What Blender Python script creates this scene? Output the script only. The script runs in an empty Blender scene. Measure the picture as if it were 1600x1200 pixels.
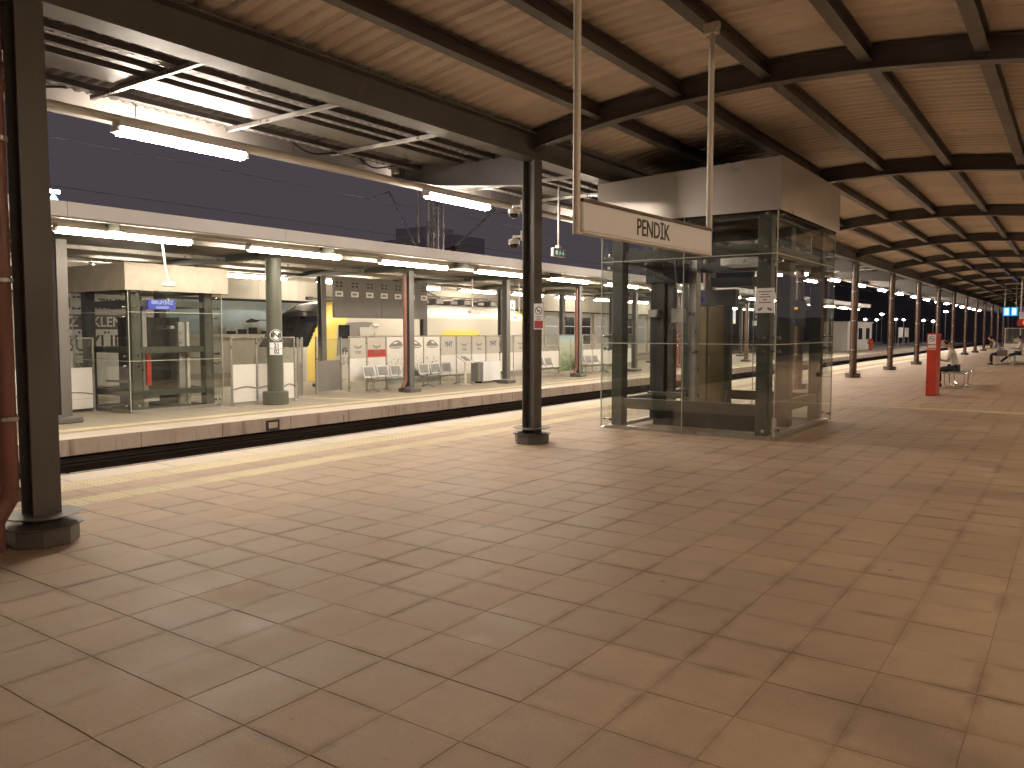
import bpy, bmesh, math, random
from mathutils import Vector, Matrix, Euler
random.seed(7)
R = math.radians
sc = bpy.context.scene
COL = sc.collection

# ------------------------------------------------------------------ camera
cd = bpy.data.cameras.new('camera'); cam = bpy.data.objects.new('camera', cd); COL.objects.link(cam)
cd.sensor_fit = 'HORIZONTAL'; cd.sensor_width = 36.0
cd.lens = 36.0 * 1251.19 / 1600.0
cd.clip_start = 0.05; cd.clip_end = 2500
cam.location = (0, 0, 1.6)
cam.rotation_euler = (R(90 - 3.754), 0, R(35.257))
sc.camera = cam
# ------------------------------------------------------------------ night sky
W = bpy.data.worlds.new('World'); sc.world = W; W.use_nodes = True
bg = W.node_tree.nodes['Background']
bg.inputs[0].default_value = (0.070, 0.058, 0.070, 1); bg.inputs[1].default_value = 0.95
# ------------------------------------------------------------------ exposure
vs = sc.view_settings
vs.view_transform = 'Standard'; vs.look = 'None'; vs.exposure = 0.0; vs.gamma = 1.0; vs.use_curve_mapping = False
sc.render.engine = 'CYCLES'
cy = sc.cycles
cy.use_denoising = True
try: cy.denoiser = 'OPENIMAGEDENOISE'
except Exception: pass
cy.max_bounces = 6; cy.diffuse_bounces = 3; cy.glossy_bounces = 3; cy.transmission_bounces = 4
cy.transparent_max_bounces = 40; cy.sample_clamp_indirect = 6.0; cy.caustics_reflective = False; cy.caustics_refractive = False
cy.use_light_tree = True; cy.use_adaptive_sampling = True; cy.adaptive_threshold = 0.05
# lamp luminances
E_NEAR, E_FAR, E_RIGHT = 185.0, 62.0, 92.0

# ------------------------------------------------------------------ materials
MATS = {}
def _new(name):
    m = bpy.data.materials.new(name); m.use_nodes = True
    nt = m.node_tree; b = nt.nodes['Principled BSDF']; MATS[name] = m
    return m, nt, b
def _pos(nt):
    return nt.nodes.new('ShaderNodeNewGeometry').outputs['Position']
def _noise(nt, vec, scale, detail=4, rough=0.6):
    n = nt.nodes.new('ShaderNodeTexNoise'); n.inputs['Scale'].default_value = scale
    n.inputs['Detail'].default_value = detail; n.inputs['Roughness'].default_value = rough
    nt.links.new(vec, n.inputs['Vector']); return n.outputs['Fac']
def _ramp(nt, fac, stops):
    r = nt.nodes.new('ShaderNodeValToRGB'); el = r.color_ramp.elements
    while len(el) < len(stops): el.new(0.5)
    for e, (p, c) in zip(el, stops):
        e.position = p; e.color = (c[0], c[1], c[2], 1)
    nt.links.new(fac, r.inputs['Fac']); return r.outputs['Color']
def _map(nt, v, a, b, c, d):
    n = nt.nodes.new('ShaderNodeMapRange'); n.inputs[1].default_value = a; n.inputs[2].default_value = b
    n.inputs[3].default_value = c; n.inputs[4].default_value = d; nt.links.new(v, n.inputs[0]); return n.outputs[0]
def _math(nt, op, a, b=None):
    n = nt.nodes.new('ShaderNodeMath'); n.operation = op
    for i, v in enumerate((a, b)):
        if v is None: continue
        if isinstance(v, (int, float)): n.inputs[i].default_value = v
        else: nt.links.new(v, n.inputs[i])
    return n.outputs[0]
def _mixc(nt, fac, a, b, mode='MIX'):
    n = nt.nodes.new('ShaderNodeMix'); n.data_type = 'RGBA'; n.blend_type = mode
    if isinstance(fac, (int, float)): n.inputs[0].default_value = fac
    else: nt.links.new(fac, n.inputs[0])
    for i, v in ((6, a), (7, b)):
        if isinstance(v, tuple): n.inputs[i].default_value = (v[0], v[1], v[2], 1)
        else: nt.links.new(v, n.inputs[i])
    return n.outputs[2]
def _bump(nt, b, h, strength, dist=0.01):
    n = nt.nodes.new('ShaderNodeBump'); n.inputs['Strength'].default_value = strength; n.inputs['Distance'].default_value = dist
    nt.links.new(h, n.inputs['Height']); nt.links.new(n.outputs[0], b.inputs['Normal'])
def mat(name, col, rough=0.5, metal=0.0, var=0.18, scale=3.0, fine=40.0, bump=0.0, rvar=0.12, spec=0.5, streak=False):
    """painted or bare surface: base colour with patchy wear and uneven gloss"""
    m, nt, b = _new(name)
    p = _pos(nt)
    if streak:
        mp = nt.nodes.new('ShaderNodeMapping'); mp.inputs['Scale'].default_value = (1, 1, 0.12)
        nt.links.new(p, mp.inputs[0]); p2 = mp.outputs[0]
    else: p2 = p
    n1 = _noise(nt, p2, scale, 5); n2 = _noise(nt, p, fine, 3)
    f = _math(nt, 'ADD', _math(nt, 'MULTIPLY', n1, 0.7), _math(nt, 'MULTIPLY', n2, 0.3))
    lo = tuple(c * (1 - var) for c in col); hi = tuple(min(1, c * (1 + var)) for c in col)
    nt.links.new(_ramp(nt, f, [(0.3, lo), (0.7, hi)]), b.inputs['Base Color'])
    nt.links.new(_map(nt, n1, 0.3, 0.7, max(0.03, rough - rvar), min(1, rough + rvar)), b.inputs['Roughness'])
    b.inputs['Metallic'].default_value = metal
    b.inputs['Specular IOR Level'].default_value = spec
    if bump: _bump(nt, b, n2, bump, 0.004)
    return m
def sheet_material(name, col):
    m, nt, b = _new(name)
    p = _pos(nt); oi = nt.nodes.new('ShaderNodeObjectInfo').outputs['Random']
    n1 = _noise(nt, p, 0.8, 5); n2 = _noise(nt, p, 30, 3)
    f = _math(nt, 'ADD', _math(nt, 'MULTIPLY', n1, 0.75), _math(nt, 'MULTIPLY', n2, 0.25))
    c = _ramp(nt, f, [(0.3, tuple(x*0.82 for x in col)), (0.65, col)])
    br = _math(nt, 'MULTIPLY', _map(nt, oi, 0, 1, 0.86, 1.03), _map(nt, _noise(nt, p, 2.3, 6, 0.7), 0.60, 0.74, 1.0, 0.72))
    comb = nt.nodes.new('ShaderNodeCombineColor')
    for i in range(3): nt.links.new(br, comb.inputs[i])
    nt.links.new(_mixc(nt, 1.0, c, comb.outputs[0], 'MULTIPLY'), b.inputs['Base Color'])
    b.inputs['Roughness'].default_value = 0.55
    return m
def emit(name, col, strength):
    m, nt, b = _new(name)
    b.inputs['Base Color'].default_value = (0.05, 0.05, 0.06, 1)
    b.inputs['Emission Color'].default_value = (*col, 1); b.inputs['Emission Strength'].default_value = strength
    b.inputs['Roughness'].default_value = 0.5
    return m
def glass(name, tint, gain=1.0, dirt=0.03):
    m = bpy.data.materials.new(name); m.use_nodes = True; nt = m.node_tree; nt.nodes.clear(); MATS[name] = m
    out = nt.nodes.new('ShaderNodeOutputMaterial')
    geo = nt.nodes.new('ShaderNodeNewGeometry')
    dt = nt.nodes.new('ShaderNodeVectorMath'); dt.operation = 'DOT_PRODUCT'
    nt.links.new(geo.outputs['Normal'], dt.inputs[0]); nt.links.new(geo.outputs['Incoming'], dt.inputs[1])
    c = _math(nt, 'ABSOLUTE', dt.outputs['Value'])
    f = _math(nt, 'POWER', _math(nt, 'SUBTRACT', 1.0, c), 5.0)
    f = _math(nt, 'ADD', _math(nt, 'MULTIPLY', f, 0.9), 0.045 * gain)
    tr = nt.nodes.new('ShaderNodeBsdfTransparent'); tr.inputs[0].default_value = (*tint, 1)
    gl = nt.nodes.new('ShaderNodeBsdfGlossy'); gl.inputs['Roughness'].default_value = 0.0
    gl.inputs['Color'].default_value = (0.95, 0.95, 0.95, 1)
    mx = nt.nodes.new('ShaderNodeMixShader'); nt.links.new(f, mx.inputs[0])
    nt.links.new(tr.outputs[0], mx.inputs[1]); nt.links.new(gl.outputs[0], mx.inputs[2])
    df = nt.nodes.new('ShaderNodeBsdfDiffuse'); df.inputs[0].default_value = (0.6, 0.58, 0.52, 1)
    m2 = nt.nodes.new('ShaderNodeMixShader')
    nt.links.new(_map(nt, _noise(nt, geo.outputs['Position'], 2.2, 6), 0.35, 0.75, dirt * 0.3, dirt), m2.inputs[0])
    nt.links.new(mx.outputs[0], m2.inputs[1]); nt.links.new(df.outputs[0], m2.inputs[2])
    nt.links.new(m2.outputs[0], out.inputs[0])
    return m

def tile_material(name, ca, cb, cdirt):
    m, nt, b = _new(name)
    p = _pos(nt)
    oi = nt.nodes.new('ShaderNodeObjectInfo').outputs['Random']
    ri = nt.nodes.new('ShaderNodeNewGeometry').outputs['Random Per Island']
    rnd = _math(nt, 'FRACT', _math(nt, 'ADD', oi, _math(nt, 'MULTIPLY', ri, 7.31)))
    big = _noise(nt, p, 0.55, 5, 0.6); mid = _noise(nt, p, 3.5, 6, 0.65); fine = _noise(nt, p, 90, 3, 0.7)
    mp = nt.nodes.new('ShaderNodeMapping'); mp.inputs['Scale'].default_value = (1.3, 7.0, 1); mp.inputs['Rotation'].default_value = (0, 0, 0.5)
    nt.links.new(p, mp.inputs[0]); scr = _noise(nt, mp.outputs[0], 2.4, 7, 0.75)
    base = _ramp(nt, mid, [(0.28, ca), (0.72, cb)])
    base = _mixc(nt, _map(nt, big, 0.35, 0.7, 0.0, 0.55), base, cdirt)
    base = _mixc(nt, _map(nt, scr, 0.60, 0.75, 0.0, 0.30), base, (min(1, cb[0]*1.25), min(1, cb[1]*1.25), min(1, cb[2]*1.25)))
    br = _map(nt, rnd, 0, 1, 0.91, 1.06)
    sp = _map(nt, _noise(nt, p, 26, 2, 0.5), 0.72, 0.80, 1.0, 0.62)
    br = _math(nt, 'MULTIPLY', br, sp)
    fi = _map(nt, fine, 0.3, 0.7, 0.91, 1.09); br = _math(nt, 'MULTIPLY', br, fi)
    sx = nt.nodes.new('ShaderNodeSeparateXYZ'); nt.links.new(p, sx.inputs[0])
    def joint(o, off, per):
        f = _math(nt, 'FRACT', _math(nt, 'DIVIDE', _math(nt, 'SUBTRACT', o, off), per))
        return _math(nt, 'MULTIPLY', _math(nt, 'MINIMUM', f, _math(nt, 'SUBTRACT', 1.0, f)), per)
    wob = _map(nt, _noise(nt, p, 11, 4, 0.7), 0.3, 0.7, -0.012, 0.012)
    jd = _math(nt, 'ADD', _math(nt, 'MINIMUM', joint(sx.outputs[0], -0.31, 0.4015), joint(sx.outputs[1], 2.36, 0.4085)), wob)
    gr = _math(nt, 'MULTIPLY', _map(nt, jd, 0.0, 0.05, 1.0, 0.0), _map(nt, _noise(nt, p, 1.7, 5, 0.65), 0.42, 0.68, 0.0, 0.42))
    br = _math(nt, 'MULTIPLY', br, _math(nt, 'SUBTRACT', 1.0, gr))
    vo = nt.nodes.new('ShaderNodeTexVoronoi'); vo.inputs['Scale'].default_value = 1.6; nt.links.new(p, vo.inputs['Vector'])
    gum = _map(nt, vo.outputs['Distance'], 0.022, 0.034, 0.5, 0.0); br = _math(nt, 'MULTIPLY', br, _math(nt, 'SUBTRACT', 1.0, gum))
    chalk = _math(nt, 'MULTIPLY', _map(nt, _noise(nt, p, 0.9, 3, 0.5), 0.55, 0.7, 0.0, 1.0), _map(nt, _noise(nt, mp.outputs[0], 30, 3, 0.7), 0.56, 0.7, 0.0, 0.30))
    br = _math(nt, 'ADD', br, chalk)
    comb = nt.nodes.new('ShaderNodeCombineColor')
    for i in range(3): nt.links.new(br, comb.inputs[i])
    nt.links.new(_mixc(nt, 1.0, base, comb.outputs[0], 'MULTIPLY'), b.inputs['Base Color'])
    rr = _math(nt, 'ADD', _map(nt, mid, 0.3, 0.7, 0.5, 0.7), _map(nt, rnd, 0, 1, -0.04, 0.04))
    nt.links.new(rr, b.inputs['Roughness']); b.inputs['Specular IOR Level'].default_value = 0.3
    h = _math(nt, 'ADD', _math(nt, 'MULTIPLY', fine, 0.5), _math(nt, 'MULTIPLY', scr, 0.8))
    _bump(nt, b, h, 0.28, 0.004)
    return m

def nosing_material():
    m, nt, b = _new('nosing'); p = _pos(nt)
    mp = nt.nodes.new('ShaderNodeMapping'); mp.inputs['Scale'].default_value = (1, 5.0, 0.7); nt.links.new(p, mp.inputs[0])
    n1 = _noise(nt, mp.outputs[0], 1.0, 6, 0.7); n2 = _noise(nt, p, 1.3, 4); n3 = _noise(nt, mp.outputs[0], 2.6, 4, 0.7)
    c = _ramp(nt, n2, [(0.3, (0.40, 0.315, 0.25)), (0.7, (0.50, 0.40, 0.32))])
    c = _mixc(nt, _map(nt, n1, 0.52, 0.68, 0.0, 0.65), c, (0.20, 0.135, 0.09))
    c = _mixc(nt, _map(nt, n3, 0.62, 0.70, 0.0, 0.75), c, (0.07, 0.05, 0.04))
    nt.links.new(c, b.inputs['Base Color']); b.inputs['Roughness'].default_value = 0.85
nosing_material()
tile_material('paving', (0.40, 0.295, 0.212), (0.50, 0.378, 0.276), (0.355, 0.255, 0.180))
tile_material('far_paving', (0.36, 0.32, 0.26), (0.46, 0.41, 0.33), (0.34, 0.29, 0.23))
mat('grout', (0.34, 0.255, 0.19), 0.95, var=0.35, scale=2.5, bump=0.2)
mat('coping', (0.56, 0.49, 0.415), 0.6, var=0.14, scale=1.6, bump=0.1)
mat('tactile', (0.60, 0.52, 0.34), 0.6, var=0.2, scale=2.0, bump=0.1)
mat('concrete', (0.44, 0.35, 0.28), 0.85, var=0.3, scale=1.2, bump=0.3, streak=True)
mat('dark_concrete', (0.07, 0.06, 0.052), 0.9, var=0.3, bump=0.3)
mat('ballast', (0.075, 0.062, 0.055), 0.95, var=0.6, scale=18, fine=60, bump=1.0)
mat('rail', (0.32, 0.29, 0.26), 0.35, 0.9)
mat('sleeper', (0.17, 0.155, 0.14), 0.9)
mat('rubber', (0.03, 0.028, 0.026), 0.7)
mat('earth', (0.05, 0.047, 0.042), 0.95, var=0.3)
mat('dark_rise', (0.10, 0.10, 0.11), 1.0, var=0.4, scale=0.05)  # for the made-up rise that covers the low sky
mat('steel_dark', (0.135, 0.127, 0.120), 0.42, var=0.16, scale=2.5, bump=0.06, streak=True)
mat('lift_frame', (0.075, 0.079, 0.060), 0.45, var=0.16, scale=2.5, bump=0.06, streak=True)
mat('silicone', (0.50, 0.53, 0.46), 0.5)
mat('steel_green', (0.105, 0.112, 0.088), 0.45, var=0.16, scale=2.5, bump=0.06, streak=True)
mat('steel_brown', (0.085, 0.066, 0.054), 0.42, var=0.16, scale=2.5)
sheet_material('roof_sheet', (0.84, 0.745, 0.64))
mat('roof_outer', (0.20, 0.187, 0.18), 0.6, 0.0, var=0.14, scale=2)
mat('galv', (0.48, 0.46, 0.43), 0.35, 0.7, var=0.18, scale=6)
mat('tray_dark', (0.17, 0.155, 0.15), 0.5, 0.3)
mat('soffit', (0.30, 0.265, 0.23), 0.6, var=0.2, scale=1.3)
mat('fascia', (0.40, 0.37, 0.345), 0.45, var=0.1, scale=1.5, streak=True)
mat('white_paint', (0.74, 0.71, 0.67), 0.4, var=0.06)
mat('cream_pipe', (0.70, 0.66, 0.60), 0.4, var=0.1)
mat('sign_white', (0.83, 0.84, 0.86), 0.45, var=0.04)
mat('sign_brown', (0.10, 0.055, 0.035), 0.5)
mat('ink', (0.02, 0.018, 0.018), 0.5)
mat('ink_blue', (0.035, 0.05, 0.22), 0.4)
mat('ink_grey', (0.22, 0.21, 0.20), 0.5)
mat('ink_red', (0.45, 0.05, 0.04), 0.5)
mat('ink_green', (0.02, 0.16, 0.08), 0.5)
mat('pipe_red', (0.22, 0.095, 0.072), 0.4, var=0.2, scale=2)
mat('pipe_brown', (0.15, 0.082, 0.058), 0.38, var=0.2, scale=2)
mat('stainless', (0.60, 0.55, 0.50), 0.30, 0.9, var=0.04, scale=0.8, fine=8, rvar=0.03)
mat('stainless_old', (0.50, 0.455, 0.375), 0.42, 0.2, var=0.2, scale=4, rvar=0.12)
mat('chrome', (0.75, 0.74, 0.72), 0.12, 1.0, var=0.05)
mat('bronze', (0.30, 0.23, 0.13), 0.38, 0.7, var=0.06, scale=1)
mat('lift_black', (0.025, 0.024, 0.022), 0.5)
mat('red', (0.55, 0.055, 0.03), 0.35, var=0.1)
mat('seat_steel', (0.42, 0.41, 0.39), 0.4, 0.8)
mat('seat_pad', (0.20, 0.20, 0.19), 0.5, 0.4)
mat('train_white', (0.70, 0.68, 0.63), 0.3, var=0.03, rvar=0.01)
mat('train_grey', (0.54, 0.515, 0.46), 0.35, var=0.02, rvar=0.01)
mat('train_yellow', (0.78, 0.60, 0.15), 0.3, var=0.03, rvar=0.01)
mat('cab_hood', (0.055, 0.052, 0.048), 0.4)
mat('cab_glass', (0.035, 0.034, 0.034), 0.1, var=0.3, scale=2.5)
mat('train_black', (0.02, 0.02, 0.022), 0.12, var=0.1)
mat('wall_cream', (0.58, 0.54, 0.48), 0.7, var=0.1, streak=True)
mat('board_grey', (0.17, 0.155, 0.14), 0.5)
mat('panel_grey', (0.20, 0.19, 0.175), 0.5)
mat('poster_white', (0.78, 0.76, 0.72), 0.4, var=0.05)
mat('skin', (0.46, 0.27, 0.19), 0.55, var=0.08)
mat('shirt_white', (0.66, 0.64, 0.62), 0.85, var=0.1, scale=14)
mat('shirt_blue', (0.40, 0.42, 0.50), 0.85, var=0.1, scale=14)
mat('trousers', (0.022, 0.022, 0.026), 0.9)
mat('hair', (0.025, 0.02, 0.018), 0.7)
mat('shoe_white', (0.6, 0.58, 0.55), 0.6)
mat('shoe_black', (0.02, 0.02, 0.02), 0.4)
mat('leaf', (0.05, 0.07, 0.03), 0.8)
mat('tower', (0.75, 0.70, 0.72), 0.9, var=0.1, scale=0.05)
emit('tube_near', (1.0, 0.86, 0.72), E_NEAR)
emit('tube_far', (1.0, 0.86, 0.66), E_FAR)
emit('tube_right', (1.0, 0.72, 0.46), E_RIGHT)
emit('lamp_head', (1.0, 0.93, 0.85), 40)
emit('lamp_blue', (0.75, 0.87, 1.0), 60)
emit('screen_blue', (0.02, 0.16, 1.0), 3.0)
emit('screen_text', (0.35, 0.7, 1.0), 4.0)
emit('lift_text', (0.6, 0.7, 1.0), 0.9)
emit('screen_lift', (0.05, 0.09, 0.75), 0.6)
emit('led_orange', (1.0, 0.42, 0.05), 1.6)
emit('screen_cyan', (0.3, 0.75, 1.0), 0.9)
emit('screen_pale', (0.75, 0.8, 1.0), 0.9)
emit('led_red', (1.0, 0.05, 0.03), 6.0)
emit('lit_window', (1.0, 0.86, 0.66), 0.28)
emit('exit_face', (0.75, 0.95, 0.8), 0.6)
glass('glass_clear', (0.962, 0.975, 0.965), 1.3, 0.012)
glass('glass_fence', (0.93, 0.95, 0.92), 1.0, 0.10)
glass('glass_edge', (0.55, 0.72, 0.63), 1.0, 0.25)

def mural_material():
    m, nt, b = _new('mural')
    p = _pos(nt); sx = nt.nodes.new('ShaderNodeSeparateXYZ'); nt.links.new(p, sx.inputs[0])
    n = _noise(nt, p, 1.1, 5)
    v = _math(nt, 'ADD', _map(nt, sx.outputs[2], 1.2, 3.0, 0.0, 1.0), _map(nt, n, 0.3, 0.7, -0.25, 0.25))
    nt.links.new(_ramp(nt, v, [(0.05, (0.16, 0.15, 0.11)), (0.3, (0.34, 0.40, 0.39)), (0.6, (0.38, 0.50, 0.58)), (1.0, (0.52, 0.58, 0.57))]), b.inputs['Base Color'])
mural_material()
def poster_material(name, stops, scale):
    m, nt, b = _new(name)
    p = _pos(nt); sx = nt.nodes.new('ShaderNodeSeparateXYZ'); nt.links.new(p, sx.inputs[0])
    n = _noise(nt, p, scale, 6, 0.7)
    v = _math(nt, 'ADD', _map(nt, sx.outputs[2], 0.2, 1.45, 0.0, 0.75), _map(nt, n, 0.3, 0.7, -0.28, 0.28))
    nt.links.new(_ramp(nt, v, stops), b.inputs['Base Color']); b.inputs['Roughness'].default_value = 0.35
poster_material('poster_landscape', [(0.0, (0.14, 0.20, 0.10)), (0.35, (0.34, 0.38, 0.26)), (0.6, (0.42, 0.46, 0.36)), (0.72, (0.30, 0.46, 0.52))], 5)
poster_material('poster_city', [(0.0, (0.34, 0.40, 0.34)), (0.14, (0.30, 0.31, 0.27)), (0.24, (0.62, 0.60, 0.54)), (0.38, (0.76, 0.74, 0.69))], 9)

# ------------------------------------------------------------------ mesh helpers
class MB:
    def __init__(s): s.v = []; s.f = []; s.m = []
    def add(s, vs, fs, mi=0):
        o = len(s.v); s.v += [tuple(v) for v in vs]
        for f in fs: s.f.append([o + i for i in f]); s.m.append(mi)
        return s
    def box(s, x0, x1, y0, y1, z0, z1, mi=0):
        return s.add([(x0,y0,z0),(x1,y0,z0),(x1,y1,z0),(x0,y1,z0),(x0,y0,z1),(x1,y0,z1),(x1,y1,z1),(x0,y1,z1)],
                     [(0,3,2,1),(4,5,6,7),(0,1,5,4),(1,2,6,5),(2,3,7,6),(3,0,4,7)], mi)
    def bevbox(s, x0, x1, y0, y1, z0, z1, b=0.006, mi=0):
        """box with chamfered upper and side edges"""
        P = [(x0+b,y0),(x1-b,y0),(x1,y0+b),(x1,y1-b),(x1-b,y1),(x0+b,y1),(x0,y1-b),(x0,y0+b)]
        cx, cy_ = (x0+x1)/2, (y0+y1)/2
        def ins(p, d): return (p[0] + (d if p[0] < cx else -d), p[1] + (d if p[1] < cy_ else -d))
        rings = [(z0+b, 0), (z1-b, 0)]
        vs = [(*ins(p, b), z0) for p in P] + [(*p, z0+b) for p in P] + [(*p, z1-b) for p in P] + [(*ins(p, b), z1) for p in P]
        fs = [tuple(range(7, -1, -1)), tuple(range(24, 32))]
        for r in range(3):
            for i in range(8):
                j = (i+1) % 8; fs.append((r*8+i, r*8+j, r*8+8+j, r*8+8+i))
        return s.add(vs, fs, mi)
    def tube(s, p0, p1, r, n=8, r1=None, caps=True, mi=0):
        p0 = Vector(p0); p1 = Vector(p1); d = (p1-p0)
        if d.length < 1e-6: return s
        d.normalize(); a = Vector((0,0,1)) if abs(d.z) < 0.9 else Vector((1,0,0))
        u = d.cross(a).normalized(); w = d.cross(u)
        r1 = r if r1 is None else r1
        vs = []
        for p, q in ((p0, r), (p1, r1)):
            for i in range(n):
                t = 2*math.pi*(i+0.5)/n; vs.append(p + u*math.cos(t)*q + w*math.sin(t)*q)
        fs = [(i, n+i, n+(i+1) % n, (i+1) % n) for i in range(n)]
        if caps: fs += [tuple(range(n)), tuple(range(2*n-1, n-1, -1))]
        return s.add(vs, fs, mi)
    def path(s, pts, r, n=6, mi=0):
        for a, b in zip(pts[:-1], pts[1:]): s.tube(a, b, r, n, mi=mi)
        return s
    def lathe(s, cx, cy_, prof, n=16, mi=0):
        vs = []; fs = []
        for (r, z) in prof:
            for i in range(n):
                t = 2*math.pi*(i+0.5)/n; vs.append((cx+r*math.cos(t), cy_+r*math.sin(t), z))
        for k in range(len(prof)-1):
            for i in range(n):
                j = (i+1) % n; fs.append((k*n+i, k*n+j, (k+1)*n+j, (k+1)*n+i))
        fs.append(tuple(range(n-1, -1, -1))); fs.append(tuple(range((len(prof)-1)*n, len(prof)*n)))
        return s.add(vs, fs, mi)
    def prism(s, poly, axis, a, b, mi=0):
        """extrude a 2-D polygon along an axis; the polygon lives in the two other axes"""
        n = len(poly)
        def P(q, t):
            return {'x': (t, q[0], q[1]), 'y': (q[0], t, q[1]), 'z': (q[0], q[1], t)}[axis]
        vs = [P(q, a) for q in poly] + [P(q, b) for q in poly]
        fs = [tuple(range(n-1, -1, -1)), tuple(range(n, 2*n))] + [(i, (i+1) % n, n+(i+1) % n, n+i) for i in range(n)]
        return s.add(vs, fs, mi)
    def loft(s, rings, closed=True, caps=True, mi=0):
        n = len(rings[0]); vs = [p for r in rings for p in r]; fs = []
        for k in range(len(rings)-1):
            for i in range(n if closed else n-1):
                j = (i+1) % n; fs.append((k*n+i, k*n+j, (k+1)*n+j, (k+1)*n+i))
        if caps and closed: fs += [tuple(range(n-1, -1, -1)), tuple(range((len(rings)-1)*n, len(rings)*n))]
        return s.add(vs, fs, mi)
    def mesh(s, name, mats, smooth=False):
        me = bpy.data.meshes.new(name); me.from_pydata(s.v, [], s.f)
        for m in mats: me.materials.append(MATS[m])
        for p, mi in zip(me.polygons, s.m): p.material_index = mi; p.use_smooth = smooth
        bm = bmesh.new(); bm.from_mesh(me); bmesh.ops.recalc_face_normals(bm, faces=bm.faces); bm.to_mesh(me); bm.free()
        if smooth:
            try: me.set_sharp_from_angle(angle=R(40))
            except Exception: pass
        return me
    def build(s, name, mats, parent=None, loc=(0,0,0), rot=(0,0,0), smooth=False):
        return obj(name, s.mesh(name, [mats] if isinstance(mats, str) else mats, smooth), parent, loc, rot)
def obj(name, me, parent=None, loc=(0,0,0), rot=(0,0,0), scale=None):
    o = bpy.data.objects.new(name, me); COL.objects.link(o); o.location = loc; o.rotation_euler = rot
    if scale: o.scale = scale
    if parent is not None: o.parent = parent
    return o
def tag(o, label=None, cat=None, group=None, kind=None):
    if label: o['label'] = label
    if cat: o['category'] = cat
    if group: o['group'] = group
    if kind: o['kind'] = kind
    return o
def thing(name, label, cat, loc=(0,0,0), rz=0.0, group=None):
    o = bpy.data.objects.new(name, None); COL.objects.link(o); o.location = loc; o.rotation_euler = (0,0,rz)
    o.empty_display_size = 0.2
    return tag(o, label, cat, group)
def copy_tree(root, loc, rz, label=None, group=None):
    def cp(o, par):
        c = o.copy(); COL.objects.link(c); c.parent = par
        for ch in o.children: cp(ch, c)
        return c
    kids = list(root.children); r = root.copy(); COL.objects.link(r)
    for ch in kids: cp(ch, r)
    r.location = loc; r.rotation_euler = (0,0,rz)
    if label: r['label'] = label
    if group: r['group'] = group
    return r
_tm = {}
def text_mesh(s, size, bold=0.0, m='ink', sx=1.0, depth=0.0015):
    key = (s, size, bold, m, sx)
    if key in _tm: return _tm[key]
    cu = bpy.data.curves.new('lettering', 'FONT'); cu.body = s; cu.size = size; cu.offset = bold
    cu.align_x = 'CENTER'; cu.align_y = 'CENTER'; cu.extrude = depth; cu.resolution_u = 3
    o = bpy.data.objects.new('lettering', cu); COL.objects.link(o)
    dg = bpy.context.evaluated_depsgraph_get()
    me = bpy.data.meshes.new_from_object(o.evaluated_get(dg)); bpy.data.objects.remove(o); bpy.data.curves.remove(cu)
    me.materials.clear(); me.materials.append(MATS[m])
    for v in me.vertices: v.co.x *= sx
    _tm[key] = me
    return me
FACE_X = (R(90), 0, R(90))     # reads from +X
FACE_NY = (R(90), 0, 0)        # reads from -Y
def text(s, size, parent, loc, rot, bold=0.0, m='ink', sx=1.0):
    return obj('lettering', text_mesh(s, size, bold, m, sx), parent, loc, rot)
ORD = ['first','second','third','fourth','fifth','sixth','seventh','eighth','ninth','tenth','eleventh','twelfth','thirteenth','fourteenth','fifteenth','sixteenth','seventeenth','eighteenth','nineteenth','twentieth']

# ================================================================== SETTING
# ground to the horizon
g = MB(); S = 900
g.add([(-S,-S,-1.7),(S,-S,-1.7),(S,S,-1.7),(-S,S,-1.7)], [(0,1,2,3)])
tag(g.build('ground', 'earth'), kind='structure')
# made-up dark rise beyond the tracks, stands in for the darker low sky
h = MB(); pts = []
rng = random.Random(3)
for i in range(40):
    t = i/39; x = -420 + 560*t; y = 430 - 60*math.sin(t*2.4)
    pts.append((x, y, 20 + 16*math.sin(t*5.1) + 7*math.sin(t*13+1) + rng.uniform(-2, 2)))
vs = [(x, y, -2) for x, y, z in pts] + [(x, y+20, z) for x, y, z in pts] + [(x, y+120, z*0.9) for x, y, z in pts]
h.add(vs, [(i, i+1, 41+i, 40+i) for i in range(39)] + [(40+i, 41+i, 81+i, 80+i) for i in range(39)])
tag(h.build('added_dark_rise', 'dark_rise'), kind='structure')

# ---- near platform
XE = -9.2
PX, PY = 0.4015, 0.4085
NP = MB(); NP.box(XE+0.02, 9.0, -30, 170, -1.66, -0.0034)
near = NP.build('near_platform', 'grout'); tag(near, kind='structure')
# paving tiles: a flush grid with tight joints
def tile_mesh(name, w, d, mats, j=0.0013, th=0.03, b=0.002):
    t = MB(); x0, x1, y0, y1 = -w/2+j, w/2-j, -d/2+j, d/2-j
    t.add([(x0,y0,-th),(x1,y0,-th),(x1,y1,-th),(x0,y1,-th),(x0,y0,-b),(x1,y0,-b),(x1,y1,-b),(x0,y1,-b),
           (x0+b,y0+b,0),(x1-b,y0+b,0),(x1-b,y1-b,0),(x0+b,y1-b,0)],
          [(0,1,5,4),(1,2,6,5),(2,3,7,6),(3,0,4,7),(4,5,9,8),(5,6,10,9),(6,7,11,10),(7,4,8,11),(8,9,10,11)])
    return t.mesh(name, mats)
tm = tile_mesh('paving_tile', PX, PY, ['paving'])
yaw, pit = R(35.257), R(-3.754)
fw = Vector((-math.sin(yaw)*math.cos(pit), math.cos(yaw)*math.cos(pit), math.sin(pit)))
rt = Vector((math.cos(yaw), math.sin(yaw), 0)); up = rt.cross(fw)
cells = []
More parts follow.
